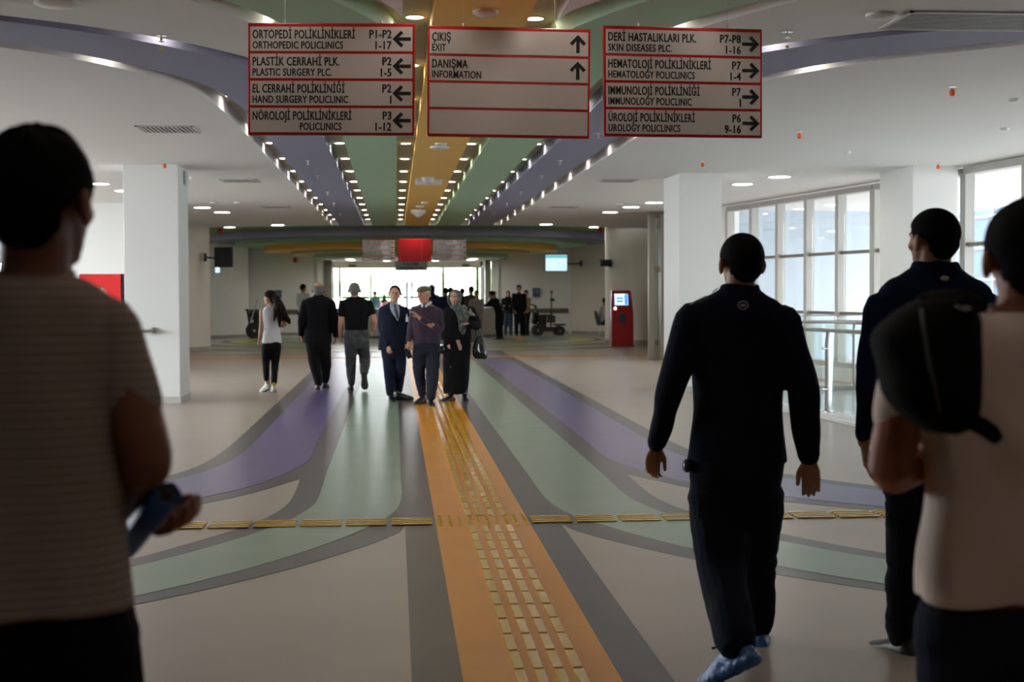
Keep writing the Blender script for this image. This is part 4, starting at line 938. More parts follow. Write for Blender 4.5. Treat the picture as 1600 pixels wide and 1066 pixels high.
# --- man in black T-shirt and grey jeans
s, q = pq(22.8)
T_bt = cloth('black_tee', (.008, .008, .010)); T_gj = cloth('grey_jeans', (.052, .053, .058), fleck=(14, (.085, .086, .09), .45, .7))
p = figure('grey-haired man in black T-shirt and grey jeans walking away, one heel lifted', (q(550, 605).x, 22.8, 0), 0,
    (q(553.8, 454), 24.5 * s, .05, .03), [(q(554.5, 463), 6.5 * s, .06), (q(555, 466), 13 * s, .08), (q(555.5, 469.5), 19 * s, .10), (q(556, 476), 21.5 * s, .12), (q(557, 486), 20 * s, .125), (q(557, 500), 18.5 * s, .12), (q(557, 516), 18 * s, .12)],
    [dict(p=[q(535.5, 476), q(533.5, 501, -.03), q(531.5, 522, .06)], rc=(6.8 * s, 6.3 * s, 5 * s), rs=(.055, .048, .030), sleeve=.6, hand=dict(d=(.15, .1, -1), n=(1, -.2, 0), side=1, curl=.5, L=.18)),
     dict(p=[q(577, 476), q(584.5, 500, -.06), q(583, 517, .14)], rc=(6.8 * s, 6.3 * s, 5 * s), rs=(.055, .048, .030), sleeve=.55, hand=dict(d=(-.35, .5, -.8), n=(-.9, -.2, .2), side=-1, curl=1.0, L=.18))],
    [dict(p=[q(548, 536), q(548.5, 566, .1), q(549, 596, .0)], r=(10 * s, 8 * s, 5.4 * s), shoe=dict(at=q(548.5, 602, .02), yaw=.1, pitch=.05)),
     dict(p=[q(566.5, 536), q(570, 562, .18), q(569, 581, -.18)], r=(10.4 * s, 8.4 * s, 6.4 * s), shoe=dict(at=q(570, 586, -.2), yaw=-.1, pitch=1.15))],
    S_fair, T_bt, T_gj, dict(m=H_grey, k=1.04), .008, 't_shirt', 'grey_jeans',
    hips=[(q(557.5, 514), 17.5 * s, .115), (q(557.5, 524), 19 * s, .125), (q(557.5, 536), 19.5 * s, .13), (q(557.5, 545), 16 * s, .1)], neck=.064)
# --- man in suit and tie, facing the camera
s, q = pq(20.4); FAC = PI
T_nsuit = cloth('navy_suit', (.012, .015, .030)); M_shirtb = cloth('light_blue_shirt', (.46, .50, .58)); M_tie = cloth('grey_blue_tie', (.075, .10, .15), .5)
p = figure('man in navy suit and grey-blue tie walking towards the camera', (q(614, 620).x, 20.4, 0), FAC,
    (q(617.3, 459), 26 * s, PI - .12, -.08), [(q(614, 474), 6 * s, .06), (q(614, 476.5), 12 * s, .08), (q(614, 479.5), 18 * s, .10), (q(614, 485), 21 * s, .115), (q(614, 498), 20 * s, .125), (q(613, 513), 18.5 * s, .125), (q(612, 530), 19.5 * s, .13), (q(612, 547), 21 * s, .14)],
    [dict(p=[q(597.5, 486), q(597, 513, .03), q(605, 539, -.12)], rc=(6.8 * s, 5.8 * s, 4.6 * s), rs=(.045, .04, .028), sleeve=2, hand=dict(d=(.3, -.3, -1), n=(.5, .9, 0), side=-1, curl=.9, L=.18)),
     dict(p=[q(632, 486), q(636, 512, .03), q(634, 536, -.02)], rc=(6.5 * s, 5.8 * s, 4.6 * s), rs=(.045, .04, .028), sleeve=2, hand=dict(d=(0, -.1, -1), n=(-1, .2, 0), side=1, curl=.6, L=.18))],
    [dict(p=[q(606, 552), q(608, 582, -.05), q(609.5, 611, 0)], r=(9.5 * s, 8 * s, 6.2 * s), shoe=dict(at=q(611.5, 618.5, 0), yaw=PI + .1, pitch=0, L=.29)),
     dict(p=[q(625, 552), q(624.5, 580, 0), q(622, 607, .15)], r=(10 * s, 8.4 * s, 6.4 * s), shoe=dict(at=q(623.5, 615, .12), yaw=PI + 1.15, pitch=0, L=.29))],
    S_fair, T_nsuit, T_nsuit, dict(m=H_black, k=1.035, front=.40), .007, 'suit_jacket', 'trousers', face=True,
    hips=[(q(614, 540), 18.5 * s, .12), (q(615, 552), 18.5 * s, .12), (q(615, 560), 16 * s, .10)], neck=.058, fold_t=.004)
def patch(name, m, par, pts_rows, th=.008):
    """a cloth piece lying over the chest: rows of points left to right"""
    mb = MB(); n = len(pts_rows[0]); vv = [pp for r_ in pts_rows for pp in r_]
    mb.add(vv, [(j * n + i, j * n + i + 1, (j + 1) * n + i + 1, (j + 1) * n + i) for j in range(len(pts_rows) - 1) for i in range(n - 1)])
    o = mb.build(name, m, par, smooth=0); md = o.modifiers.new('s', 'SOLIDIFY'); md.thickness = th; md.offset = 0; return o
patch('shirt_front', M_shirtb, p, [[q(609, 472, -.06), q(615, 474.5, -.085), q(621.5, 473, -.06)], [q(609, 479, -.105), q(616, 479.5, -.122), q(623.5, 479, -.105)], [q(611, 488, -.128), q(618, 489, -.136), q(624.5, 488, -.125)], [q(618, 496, -.136), q(620.5, 496.5, -.138), q(623.6, 496, -.136)], [q(620.5, 502, -.136), q(621, 502, -.136), q(621.5, 502, -.136)]])
patch('tie', M_tie, p, [[q(615, 475, -.11), q(616.5, 476.2, -.125), q(618.5, 475, -.11)], [q(615.2, 478.5, -.13), q(617, 479, -.14), q(618.8, 478.5, -.13)], [q(616, 488, -.142), q(618.8, 489, -.15), q(621.6, 488, -.142)], [q(619, 497, -.142), q(621, 499, -.15), q(623, 497, -.142)]])
for sg, pts in ((-1, ((609, 472), (607.5, 478), (611, 489), (618.5, 505))), (1, ((621.5, 472.5), (625.5, 478), (626.3, 489), (622.5, 505)))):
    patch('lapel', T_nsuit, p, [[q(x - 1.6 if sg < 0 else x + .3, y, -.07 if i == 0 else -.134), q(x + (.4 if sg < 0 else 2), y, -.08 if i == 0 else -.142)] for i, (x, y) in enumerate(pts)], .012)
    patch('shirt_collar', M_shirtb, p, [[q(615 + sg * 5.5, 471, -.05), q(615 + sg * 1.2, 474.8, -.10)], [q(615 + sg * 6.6, 475.5, -.075), q(615 + sg * 3.2, 479, -.13)]], .01)
t_ = MB().box(q(636, 499, -.14), (.036, .005, .07)); t_.build('identity_card', mat('card_white', (.62, .62, .65), .4), p); MB().box(q(635.5, 493, -.14), (.012, .005, .03)).build('card_clip', _mats['card_white'], p)
# --- old man in flat cap and purple sweater
s, q = pq(19.8)
T_pur = cloth('plum_sweater', (.040, .026, .042), sheen=.2); T_dj = cloth('dark_blue_trousers', (.018, .021, .033)); M_cap = cloth('olive_wool_cap', (.13, .12, .07), bump=(80, .002))
p = figure('old man in olive flat cap and plum sweater gesturing with one hand', (q(667, 627).x, 19.8, 0), FAC,
    (q(662, 460), 27 * s, PI - .62, -.05), [(q(664, 475), 7.5 * s, .065), (q(665.5, 477.5), 14 * s, .085), (q(666, 481), 19 * s, .105), (q(666.5, 488), 22 * s, .12), (q(667, 500), 22.5 * s, .13), (q(667, 515), 22.5 * s, .135), (q(667, 530), 22.5 * s, .135), (q(667, 539.5), 21.5 * s, .13)],
    [dict(p=[q(648.5, 487), q(643, 510, .02), q(639, 533, -.08)], rc=(6.6 * s, 5.4 * s, 4.2 * s), rs=(.045, .04, .027), sleeve=2, hand=dict(d=(0, -.2, -1), n=(.3, -.8, .0), side=-1, curl=.75, L=.18)),
     dict(p=[q(685, 488), q(686.5, 515, -.05), q(655.5, 497, -.30)], rc=(7.4 * s, 6.2 * s, 4.4 * s), rs=(.048, .042, .028), sleeve=2, to=.93, hand=dict(d=(-.72, -.15, .75), n=(-.5, .2, -.6), side=1, curl=.35, L=.18))],
    [dict(p=[q(656, 545), q(655, 578, 0), q(659, 612, .05)], r=(11.5 * s, 9.0 * s, 6.4 * s), shoe=dict(at=q(660, 621, .05), yaw=PI - .55, pitch=.05, L=.28)),
     dict(p=[q(676, 545), q(675.5, 580, -.08), q(673.5, 617, -.35)], r=(11.5 * s, 9.2 * s, 6.4 * s), shoe=dict(at=q(673, 627, -.35), yaw=PI + .05, pitch=-.05, L=.28))],
    S_red, T_pur, T_dj, dict(m=mat('hair_white', (.42, .40, .38), .8), k=1.03, bald=.2), .007, 'sweater', 'trousers', face=True, brow=H_grey,
    hips=[(q(667, 536), 21 * s, .125), (q(667, 548), 20.5 * s, .125), (q(666, 556), 17 * s, .10)], neck=.060, fold_t=.008, fold_b=.009)
hc, R = q(662, 460), frame(PI - .62, -.05); h = 27 * s
mb = MB()
for cc, rr in (((0, -.08, .30), (.40, .46, .17)), ((0, .12, .24), (.34, .36, .12)), ((0, -.25, .2), (.33, .25, .17))): mb.ell(hc + R @ (V(cc) * h), [k * h for k in rr], R)
co = organic(mb, 'flat_cap', M_cap, p, .007, 3, [(.003, 30, (1, 1, 1))])
MB().ell(hc + R @ (V((0, .40, .175)) * h), (.25 * h, .20 * h, .035 * h), R).build('cap_peak', M_cap, co, smooth=0)
for sg in (-1, 1):
    patch('shirt_collar', cloth('white_shirt', (.55, .57, .62)), p, [[q(664 + sg * 7 + 2, 470.5, -.02), q(663 + sg * .8, 477.5, -.12)], [q(664 + sg * 9 + 2, 473.5, -.05), q(662 + sg * 3.2, 481, -.13)]], .012)
ph = thing('mobile_phone', 'black phone held low in the hand of the old man in the cap', 'phone', q(638, 553, -.1)); MB().box(q(638, 552, -.12), (.075, .012, .15), M=Matrix.Rotation(-.35, 3, 'Y')).build('body', M_black, ph, bevel=.004); MB().box(q(638, 552, -.128), (.064, .003, .13), M=Matrix.Rotation(-.35, 3, 'Y')).build('screen', mat('phone_screen', (.02, .02, .025), .1), ph)
# --- woman in headscarf
s, q = pq(20.3)
T_robe = cloth('black_robe', (.008, .008, .009)); M_scarf = mat('patterned_scarf', (.060, .085, .088), .85, spec=.2, fleck=(22, (.19, .165, .13), .50, .60), bump=(60, .003))
p = figure('woman in long black robe and grey-green patterned headscarf', (q(713, 620).x, 20.3, 0), FAC,
    (q(711, 465.5), 24.5 * s, PI - .38, -.02), [(q(716, 478), 7 * s, .06), (q(717, 481), 14 * s, .085), (q(718, 485), 19 * s, .11), (q(718, 495), 21 * s, .13), (q(716, 512), 20.5 * s, .13), (q(715, 530), 22 * s, .14)],
    [dict(p=[q(702, 488), q(697, 512, 0), q(700, 535, -.08)], rc=(8 * s, 7 * s, 5.5 * s), rs=(.042, .036, .024), sleeve=2, hand=dict(d=(.1, -.2, -1), n=(.8, .5, 0), side=-1, curl=.6, L=.165)),
     dict(p=[q(735, 488), q(745, 509, 0), q(733, 506.5, -.26)], rc=(8.4 * s, 7.2 * s, 5.0 * s), rs=(.042, .036, .024), sleeve=2, to=.95, hand=dict(d=(-.95, -.25, .12), n=(0, -.2, -1), side=1, curl=.75, L=.165))],
    [dict(p=[q(706, 560), q(704, 590, 0), q(704, 612, 0)], r=(9 * s, 7 * s, 5 * s), shoe=dict(at=q(704, 619, 0), yaw=PI - .9, L=.25, W=.085)),
     dict(p=[q(724, 560), q(725, 590, 0), q(726, 612, .05)], r=(9 * s, 7 * s, 5 * s), shoe=dict(at=q(726, 619, .05), yaw=PI + .1, L=.25, W=.085))],
    skin('skin_rosy', (.50, .27, .20)), T_robe, T_robe, None, .007, 'robe_top', 'robe_skirt', face=True, smile=.03, ears=False,
    hips=[(q(715, 525), 21 * s, .14), (q(714, 545), 22.5 * s, .15), (q(714, 575), 22 * s, .15), (q(713.5, 600), 21 * s, .15), (q(713, 615), 20 * s, .15)], neck=.048, fold_t=.008, fold_b=.018, st_b=.22)
hc, R = q(711, 465.5), frame(PI - .38, -.02); h = 24.5 * s
mb = MB()
mb.ell(hc + R @ (V((0, -.13, .13)) * h), (.40 * h, .44 * h, .44 * h), R, 20, 14); mb.ell(hc + R @ (V((0, -.20, -.12)) * h), (.36 * h, .34 * h, .40 * h), R)
mb.tube([hc + R @ (V((.36 * math.sin(a), .20 - .06 * math.cos(a) - (.0 if math.cos(a) > -.3 else -.06), -.06 + .50 * math.cos(a))) * h) for a in np.linspace(0, 2 * PI, 17)], [.085 * h] * 17, 10, sub=2)
mb.loft([(q(715, 476.5, .0), 11 * s, .10), (q(717, 482, 0), 15 * s, .12), (q(720, 490, 0), 15.5 * s, .145), (q(722, 500, -.02), 11.5 * s, .14), (q(722.5, 512, -.06), 8 * s, .10), (q(723, 523, -.10), 2.5 * s, .05)], 26)
organic(mb, 'headscarf', M_scarf, p, .007, 4, [(.008, 30, (1, 1, .5))])
patch('scarf_shoulder_piece', cloth('grey_lining', (.22, .21, .20)), p, [[q(734, 482, -.06), q(741, 488, -.02)], [q(733, 492, -.14), q(742, 494, -.08)]], .02)
M_leather = mat('black_leather', (.012, .012, .013), .18, spec=.7, bump=(30, .004))
hb = thing('handbag', 'shiny black leather handbag hanging from the arm of the woman in the headscarf', 'bag', q(750, 561))
mb = MB(); mb.loft([(q(749.5, 524, 0), 5 * s, .03), (q(749, 533, 0), 8 * s, .06), (q(749, 545, 0), 11 * s, .08), (q(750, 555, 0), 11.5 * s, .085), (q(750.5, 561, 0), 8.5 * s, .06)], 24, 2.8)
organic(mb, 'pouch', M_leather, hb, .007, 3, [(.012, 18, (1, 1, .6))])
MB().tube([q(745, 527, -.04), q(744, 515, -.02), q(747, 507, .0), q(750, 515, .03), q(753, 530, .02)], [.008] * 5, 8).build('handle', M_leather, hb, smooth=0)
MB().tube([q(748, 538, -.085), q(747.5, 546, -.10), q(749.5, 551, -.10)], [.006, .007, .006], 8).build('buckle', M_chrome, hb, smooth=0)
pz = thing('purse', 'small black bag with bright clasp between the old man and the woman in the headscarf', 'bag', q(690, 552)); organic(MB().ell(q(690.5, 546, -.05), (.055, .04, .07)), 'pouch', M_leather, pz, .008, 2); MB().ell(q(690.5, 539.5, -.08), (.022, .014, .03)).build('clasp', M_chrome, pz, smooth=0)

# ------------------------------------------------------------------ people farther back, built on one pattern and posed one by one
def bystander(label, x, yfoot, h, yaw, top, bottom, sk=S_tan, hair=H_black, lean=0, arms=((.0, 0), (.0, 0)), stride=0, scarf=None, group=None, D=None, coat=0, shoe_m=M_shoe, wide=1.0):
    D = D or CAM_H * FPX / (yfoot - 457.0); b = at(x, yfoot, D); b.z = 0; k = h / 1.72; Rz = Matrix.Rotation(yaw, 3, 'Z'); gz = 0
    def W(px_, py_, pz_):
        v = V((px_, py_, pz_)) * k
        if lean and pz_ > .9: dz = v.z - .9 * k; v = V((v.x, v.y + math.sin(lean) * dz, .9 * k + math.cos(lean) * dz))
        return b + Rz @ v
    A = []
    for sg, (fwd, bend) in zip((-1, 1), arms):
        sh = V((sg * .185, 0, 1.39)); el = sh + V((sg * .03, .28 * math.sin(fwd), -.28 * math.cos(fwd))); wr = el + V((-sg * .03 * (1 + bend), .25 * math.sin(fwd + bend), -.25 * math.cos(fwd + bend)))
        A.append(dict(p=[W(*sh), W(*el), W(*wr)], rc=(.062 * k * wide, .055 * k * wide, .042 * k), rs=(.042, .037, .026), sleeve=2, hand=dict(n=Rz @ V((-sg, 0, .1)), side=-sg if False else (1 if sg < 0 else -1), curl=.6, L=.17 * k)))
    Lg = []
    for sg in (-1, 1):
        st = stride * sg
        Lg.append(dict(p=[W(sg * .09, 0, .86), W(sg * .095, st * .5 + .02, .47), W(sg * .095, st, .10)], r=(.10 * k, .075 * k, .058 * k), shoe=dict(at=W(sg * .095, st, .095), yaw=yaw - sg * .1, L=.26 * k, m=shoe_m)))
    hem = .86 - coat
    p_ = figure(label, b, yaw, (W(0, .015, 1.61), .225 * k, yaw, -lean), [(W(0, 0, 1.47), .055 * k, .055), (W(0, 0, 1.445), .10 * k, .08), (W(0, 0, 1.41), .165 * k * wide, .10), (W(0, 0, 1.34), .20 * k * wide, .115), (W(0, 0, 1.15), .175 * k * wide, .115), (W(0, 0, 1.0), .17 * k * wide, .115), (W(0, 0, hem), .18 * k * wide, .125)],
        A, Lg, sk, top, bottom, None if scarf else dict(m=hair, k=1.07, nu=24, nv=16), .014, 'jacket', 'trousers', hips=[(W(0, 0, .98), .155 * k, .11), (W(0, 0, .86), .17 * k, .12), (W(0, 0, .80), .14 * k, .10)], neck=.054, fold_t=.008, fold_b=.008, ears=not scarf, group=group, face=False)
    if scarf:
        hc = W(0, .015, 1.61); R = frame(yaw, -lean); hh = .225 * k; mb = MB()
        mb.ell(hc + R @ (V((0, -.12, .12)) * hh), (.40 * hh, .45 * hh, .45 * hh), R); mb.ell(hc + R @ (V((0, -.15, -.2)) * hh), (.38 * hh, .40 * hh, .45 * hh), R)
        mb.loft([(W(0, 0, 1.50), .085, .085), (W(0, 0, 1.42), .15, .12), (W(0, .01, 1.32), .15, .13)], 20)
        organic(mb, 'headscarf', scarf, p_, .014, 3)
    return p_
C_black = cloth('black_coat', (.010, .010, .012)); C_navy = cloth('navy_coat', (.014, .018, .045)); C_grey = cloth('grey_coat', (.15, .14, .125)); C_white = cloth('pale_shirt', (.45, .46, .48)); C_jean = cloth('mid_jeans', (.055, .085, .13)); C_tan = cloth('tan_jumper', (.25, .17, .10)); C_brown = cloth('brown_coat', (.05, .035, .03)); C_dk = cloth('dark_trousers', (.012, .013, .018)); M_bs = cloth('black_scarf', (.010, .009, .011)); C_lt = cloth('light_top', (.34, .33, .34)); C_pink = cloth('pink_top', (.45, .20, .22))
bystander('man in pale shirt and dark trousers by the far left wall', 474, 524, 1.84, -.7, C_white, C_dk, arms=((.1, .2), (.1, .2)), D=47)
bystander('person with long black head covering just behind the flat cap of the old man', 675, 529, 1.77, .5, C_navy, C_dk, scarf=M_bs, D=43)
bystander('person in navy jacket queuing behind the woman in the headscarf, left of her head', 697, 529, 1.70, .2, C_navy, C_dk, D=45)
bystander('dark-haired person queuing directly behind the headscarf woman', 704.5, 530, 1.71, -.3, C_black, C_dk, D=46.3)
bystander('person with black hair whose head shows right of the headscarf', 723, 530, 1.69, .3, C_black, C_dk, D=45.6)
bystander('brown-haired woman in dark coat by the information desk', 736.5, 530, 1.74, .6, C_brown, C_dk, hair=H_brown, D=44.2)
bystander('person in grey coat walking past the front of the desk', 745, 530, 1.61, 2.7, C_grey, C_grey, D=43.5, coat=.3, stride=.1, arms=((.1, .1), (.35, .25)), hair=H_brown)
bystander('woman in black leaning over the counter at the right end of the desk', 781, 533, 1.66, .9, C_black, C_dk, lean=.45, arms=((.9, .6), (.9, .6)), D=45.8, hair=H_black)
bystander('clerk in light top bent over behind the right end of the desk', 770, 526, 1.60, PI + .3, C_lt, C_dk, scarf=M_bs, lean=.25, arms=((.7, .8), (.7, .8)), D=51.5)
bystander('woman in black headscarf, black jacket and jeans waiting right of the desk', 794, 524, 1.60, PI - .2, C_black, C_jean, sk=S_red, scarf=M_bs, D=50, arms=((.2, 1.5), (.2, 1.5)))
bystander('tall man in black standing left of the wheelchair', 811, 525, 1.80, PI + .2, C_black, C_dk, D=49.3, wide=1.1, arms=((.1, .3), (.1, .3)))
bystander('person in tan jumper standing half hidden left of the wheelchair', 822, 524, 1.62, PI - .9, C_tan, C_dk, sk=S_fair, hair=H_brown, D=49.9, arms=((.3, 1.0), (.3, 1.0)))
bystander('person in blue standing outside beyond the left glass pane', 586, 513, 1.62, .4, C_jean, C_jean, D=61.2, sk=S_fair)
bystander('person in pink top standing outside beyond the glass', 601, 513, 1.46, -.5, C_pink, C_dk, D=61.5, sk=S_fair, scarf=C_black)
# ------------------------------------------------------------------ hanging signs
M_red = mat('sign_red', (.56, .016, .012), .25, spec=.6); M_sheet = mat('sign_sheet', (.70, .61, .60), .14, spec=.5); M_ink = mat('sign_ink', (.012, .012, .012), .35)
M_gsheet = mat('sign_grey', (.25, .25, .26), .3)
def arrow(par, M, d):
    a = {'up': 0, 'left': PI / 2, 'right': -PI / 2}[d]; pts = [(-.010, -.052), (.010, -.052), (.010, .018), (.034, -.008), (.048, .006), (0, .055), (-.048, .006), (-.034, -.008), (-.010, .018)]
    mb = MB(); mb.prism(pts, 0, .0015); 
    o = mb.mesh('arrow', M_ink); o.transform(M @ Matrix.Rotation(a, 4, 'Z')); ob = bpy.data.objects.new('arrow', o); C.objects.link(ob); ob.parent = par; ob.matrix_parent_inverse = Matrix.Translation(-par_loc(par)); return ob
def sign(c, W, H, label, rows, ad, yaw=0, roll=0, wires=(.22, .78), cat='sign', ztop=ZC, sheet=None, name='hanging_sign'):
    """c = centre of the front; text sits on the side that faces the camera"""
    t = thing(name, label, cat, c); T = Matrix.Translation(c) @ Matrix.Rotation(yaw, 4, 'Z') @ Matrix.Rotation(roll, 4, 'Y') @ Matrix.Rotation(PI / 2, 4, 'X')   # local x right, y up, z to the camera
    def local(mb, nm, m, bevel=0, par=None):
        me = mb.mesh(nm, m, None, bevel); me.transform(T); o = bpy.data.objects.new(nm, me); C.objects.link(o); o.parent = par or t; o.matrix_parent_inverse = Matrix.Translation(-par_loc(par or t)); return o
    local(MB().box((0, 0, -.016), (W, H, .03)), 'board', M_red, .006)
    n = len(rows); g = .016; top = .022; ph = (H - top - g * n) / n; e = .014
    for i, r in enumerate(rows):
        y1 = H / 2 - top - i * (ph + g); y0_ = y1 - ph
        local(MB().box((0, (y0_ + y1) / 2, .0005), (W - 2 * e, ph, .005)), 'panel', sheet or M_sheet)
        z = .0032
        def line(s_, x, y, h_, w_, al='L'): lettering(s_, 'lettering', M_ink, t, h_, w_, T @ Matrix.Translation((x, y, z)), al, .030)
        if r:
            a, wa, b, wb, c_, d_ = r
            line(a, -W / 2 + e + .013, y1 - ph * .48, .050, wa); line(b, (-W / 2 + e + .013) if not isinstance(wb, tuple) else -W / 2 + e + wb[1], y1 - ph * .90, .043, wb if not isinstance(wb, tuple) else wb[0])
            if c_: line(c_, W / 2 - .135, y1 - ph * .46, .048, None, 'R')
            if d_: line(d_, W / 2 - .135, y1 - ph * .92, .048, None, 'R')
            arrow(t, T @ Matrix.Translation((W / 2 - .075, (y0_ + y1) / 2, z)), ad)
    for f in wires:
        x = -W / 2 + W * f; p0 = T @ V((x, H / 2, -.016)); p1 = V((p0.x, p0.y, ztop))
        w_ = MB(); w_.tube([p0, p1], [.0016, .0016], 6, sub=1); o = w_.build('wire', M_steel, t); MB().lathe((p0.x, p0.y, p0.z - .004), [(.008, 0), (.008, .018), (.004, .026)], 12).build('wire_clamp', M_steel, o, smooth=.6)
    return t
rowsL = [('ORTOPEDİ POLİKLİNİKLERİ', .60, 'ORTHOPEDIC POLICLINICS', .53, 'P1-P2', '1-17'), ('PLASTİK CERRAHİ PLK.', .51, 'PLASTIC SURGERY PLC.', .465, 'P2', '1-5'),
         ('EL CERRAHİ POLİKLİNİĞİ', .54, 'HAND SURGERY POLICLINIC', .56, 'P2', '1'), ('NÖROLOJİ POLİKLİNİKLERİ', .58, 'POLICLINICS', (.245, .29), 'P3', '1-12')]
rowsM = [('ÇIKIŞ', .11, 'EXIT', .082, None, None), ('DANIŞMA', .21, 'INFORMATION', .29, None, None), None, None]
rowsR = [('DERİ HASTALIKLARI PLK.', .54, 'SKIN DISEASES PLC.', .39, 'P7-P8', '1-16'), ('HEMATOLOJİ POLİKLİNİKLERİ', .63, 'HEMATOLOGY POLICLINICS', .53, 'P7', '1-4'),
         ('IMMUNOLOJİ POLİKLİNİĞİ', .56, 'IMMUNOLOGY POLICLINIC', .51, 'P7', '1'), ('ÜROLOJİ POLİKLİNİKLERİ', .53, 'UROLOGY POLICLINICS', .44, 'P6', '9-16')]
def sized(xa, xb, ya, yb, D):
    a, b = at(xa, (ya + yb) / 2, D), at(xb, (ya + yb) / 2, D); u_, l_ = at((xa + xb) / 2, ya, D), at((xa + xb) / 2, yb, D)
    return (a + b) / 2, (b - a).length, (u_ - l_).length
c, W, H = sized(385.5, 648.5, 36, 211.5, 8.4); sign(c, W, H, 'left hanging clinic sign listing orthopedic, plastic surgery, hand surgery and neurology, arrows left', rowsL, 'left', -.10, .010, (.22, .80))
c, W, H = sized(667.5, 922, 42.5, 215, 8.4); sign(c, W, H, 'middle hanging sign reading exit and information with two blank rows', rowsM, 'up', 0, .012, (.22, .78))
c, W, H = sized(941, 1194.5, 42.5, 214.5, 8.4); sign(c, W, H, 'right hanging clinic sign listing skin, hematology, immunology and urology, arrows right', rowsR, 'right', .09, -.003, (.22, .78))
zr = 2.95
c, W, H = sized(566, 617.5, 374, 407.5, 41.5); sign(c, W, H, 'far left hanging clinic sign before the rotunda', rowsL, 'left', 0, 0, (.25, .75), ztop=ZC + .15, sheet=mat('sign_sheet_lit', (.86, .83, .85), .3))  # lit copy of the sheet: brightness of the far signs put into the colour
c, W, H = sized(676.5, 729, 374, 407.5, 41.5); sign(c, W, H, 'far right hanging clinic sign before the rotunda', rowsR, 'right', 0, 0, (.25, .75), ztop=ZC + .15, sheet=_mats['sign_sheet_lit'])
c, W, H = sized(622, 674, 373.5, 408.5, 41.5); t = thing('blank_red_sign', 'plain red hanging board between the two far clinic signs', 'sign', c)
MB().box(c, (W, .04, H)).build('board', mat('bright_red', (.55, .008, .012), .4), t, bevel=.006)
for dx in (-.25, .25): MB().tube([c + V((dx, 0, H / 2)), V((c.x + dx, c.y, ZC + .15))], [.002, .002], 6, sub=1).build('wire', M_steel, t)
c, W, H = sized(617, 668, 408.8, 423, 41.0); t = thing('information_sign', 'grey information sign in two languages under the plain red board', 'sign', c)
MB().box(c, (W, .04, H)).build('board', M_gsheet, t, bevel=.005); MB().box(c + V((0, -.005, H / 2)), (W * 1.02, .04, .02)).build('red_rail', M_red, t)
for dx in (-.3, .3): MB().tube([c + V((dx, 0, H / 2)), V((c.x + dx, c.y, ZC + .15))], [.002, .002], 6, sub=1).build('wire', M_steel, t)
for s_, dy in (('DANIŞMA', .02), ('INFORMATION', -.10)):
    lettering(s_, 'lettering', M_ink, t, .085, None, Matrix.Translation(c + V((0, -.022, dy))) @ Matrix.Rotation(PI / 2, 4, 'X'), 'C', .03)

# ------------------------------------------------------------------ information desk
M_desk = mat('desk_white', (.52, .50, .48), .4); M_desktop = mat('desk_top', (.35, .33, .31), .35)
cx, cyy, r = .7, 49.9, 2.95
t = thing('information_desk', 'long curved white information desk in front of the glass entrance', 'desk', (cx, cyy - r, 0))
def ringseg(r0, r1, z0, z1, a0, a1, n=40):
    mb = MB(); vv = []
    for i in range(n + 1):
        a = a0 + (a1 - a0) * i / n
        for rr, z in ((r0, z0), (r1, z0), (r1, z1), (r0, z1)): vv.append((cx + rr * math.cos(a), cyy + rr * math.sin(a), z))
    f = [(i * 4 + j, i * 4 + (j + 1) % 4, (i + 1) * 4 + (j + 1) % 4, (i + 1) * 4 + j) for i in range(n) for j in range(4)] + [(0, 1, 2, 3), (n * 4 + 3, n * 4 + 2, n * 4 + 1, n * 4)]
    return mb.add(vv, f)
a0, a1 = PI * 1.04, PI * 1.96
ringseg(r - .12, r, .12, 1.0, a0, a1).build('front', M_desk, t, smooth=.6); ringseg(r - .6, r + .03, .98, 1.03, a0, a1).build('counter_top', M_desktop, t, smooth=.6); ringseg(r - .12, r - .03, 0, .12, a0, a1).build('plinth', M_dark, t, smooth=.6)
ringseg(r - .6, r - .5, 0, .98, a0, a1).build('inner_panel', M_desk, t, smooth=.6)

# ------------------------------------------------------------------ self-service kiosk
kq = lambda x, y, dd=0: at(x, y, 40.2 + dd); ks = 40.2 / FPX
k0 = kq(970, 543); k0.z = 0; t = thing('self_service_kiosk', 'red self-service kiosk with lit screen before the round cream column', 'kiosk', k0)
M_kred = mat('kiosk_red', (.30, .012, .012), .3, spec=.5, fleck=(30, (.42, .10, .09), .62, .70))
prof = [(.00, -.30), (.05, -.33), (.70, -.335), (1.0, -.30), (1.12, -.22), (1.53, -.12), (1.585, -.09), (1.60, .0), (1.60, .10), (.0, .12)]
def prof_box(prof, hw, tf=lambda z: 1):
    mb = MB(); n = len(prof); vv = []
    for sg in (-1, 1):
        for z, y in prof: vv.append((k0.x + sg * hw * tf(z), k0.y + y, z))
    mb.add(vv, [tuple(range(n - 1, -1, -1)), tuple(range(n, 2 * n))] + [(i, (i + 1) % n, (i + 1) % n + n, i + n) for i in range(n)]); return mb
prof_box(prof, .315, lambda z: 1 if z < 1.05 else 1 - .14 * (z - 1.05) / .55).build('cabinet', M_kred, t, bevel=.02)
R = Matrix.Rotation(-.25, 3, 'X')
sc0 = V((k0.x - .015, k0.y - .185, 1.34))
MB().box(sc0, (.41, .02, .36), M=R).build('screen_frame', M_black, t, bevel=.005); so = MB().box(sc0 + V((0, -.012, -.003)), (.385, .004, .33), M=R).build('screen', mat('kiosk_screen', (.1, .1, .1), .3, emit=((.45, .6, .95), 1.1)), t)
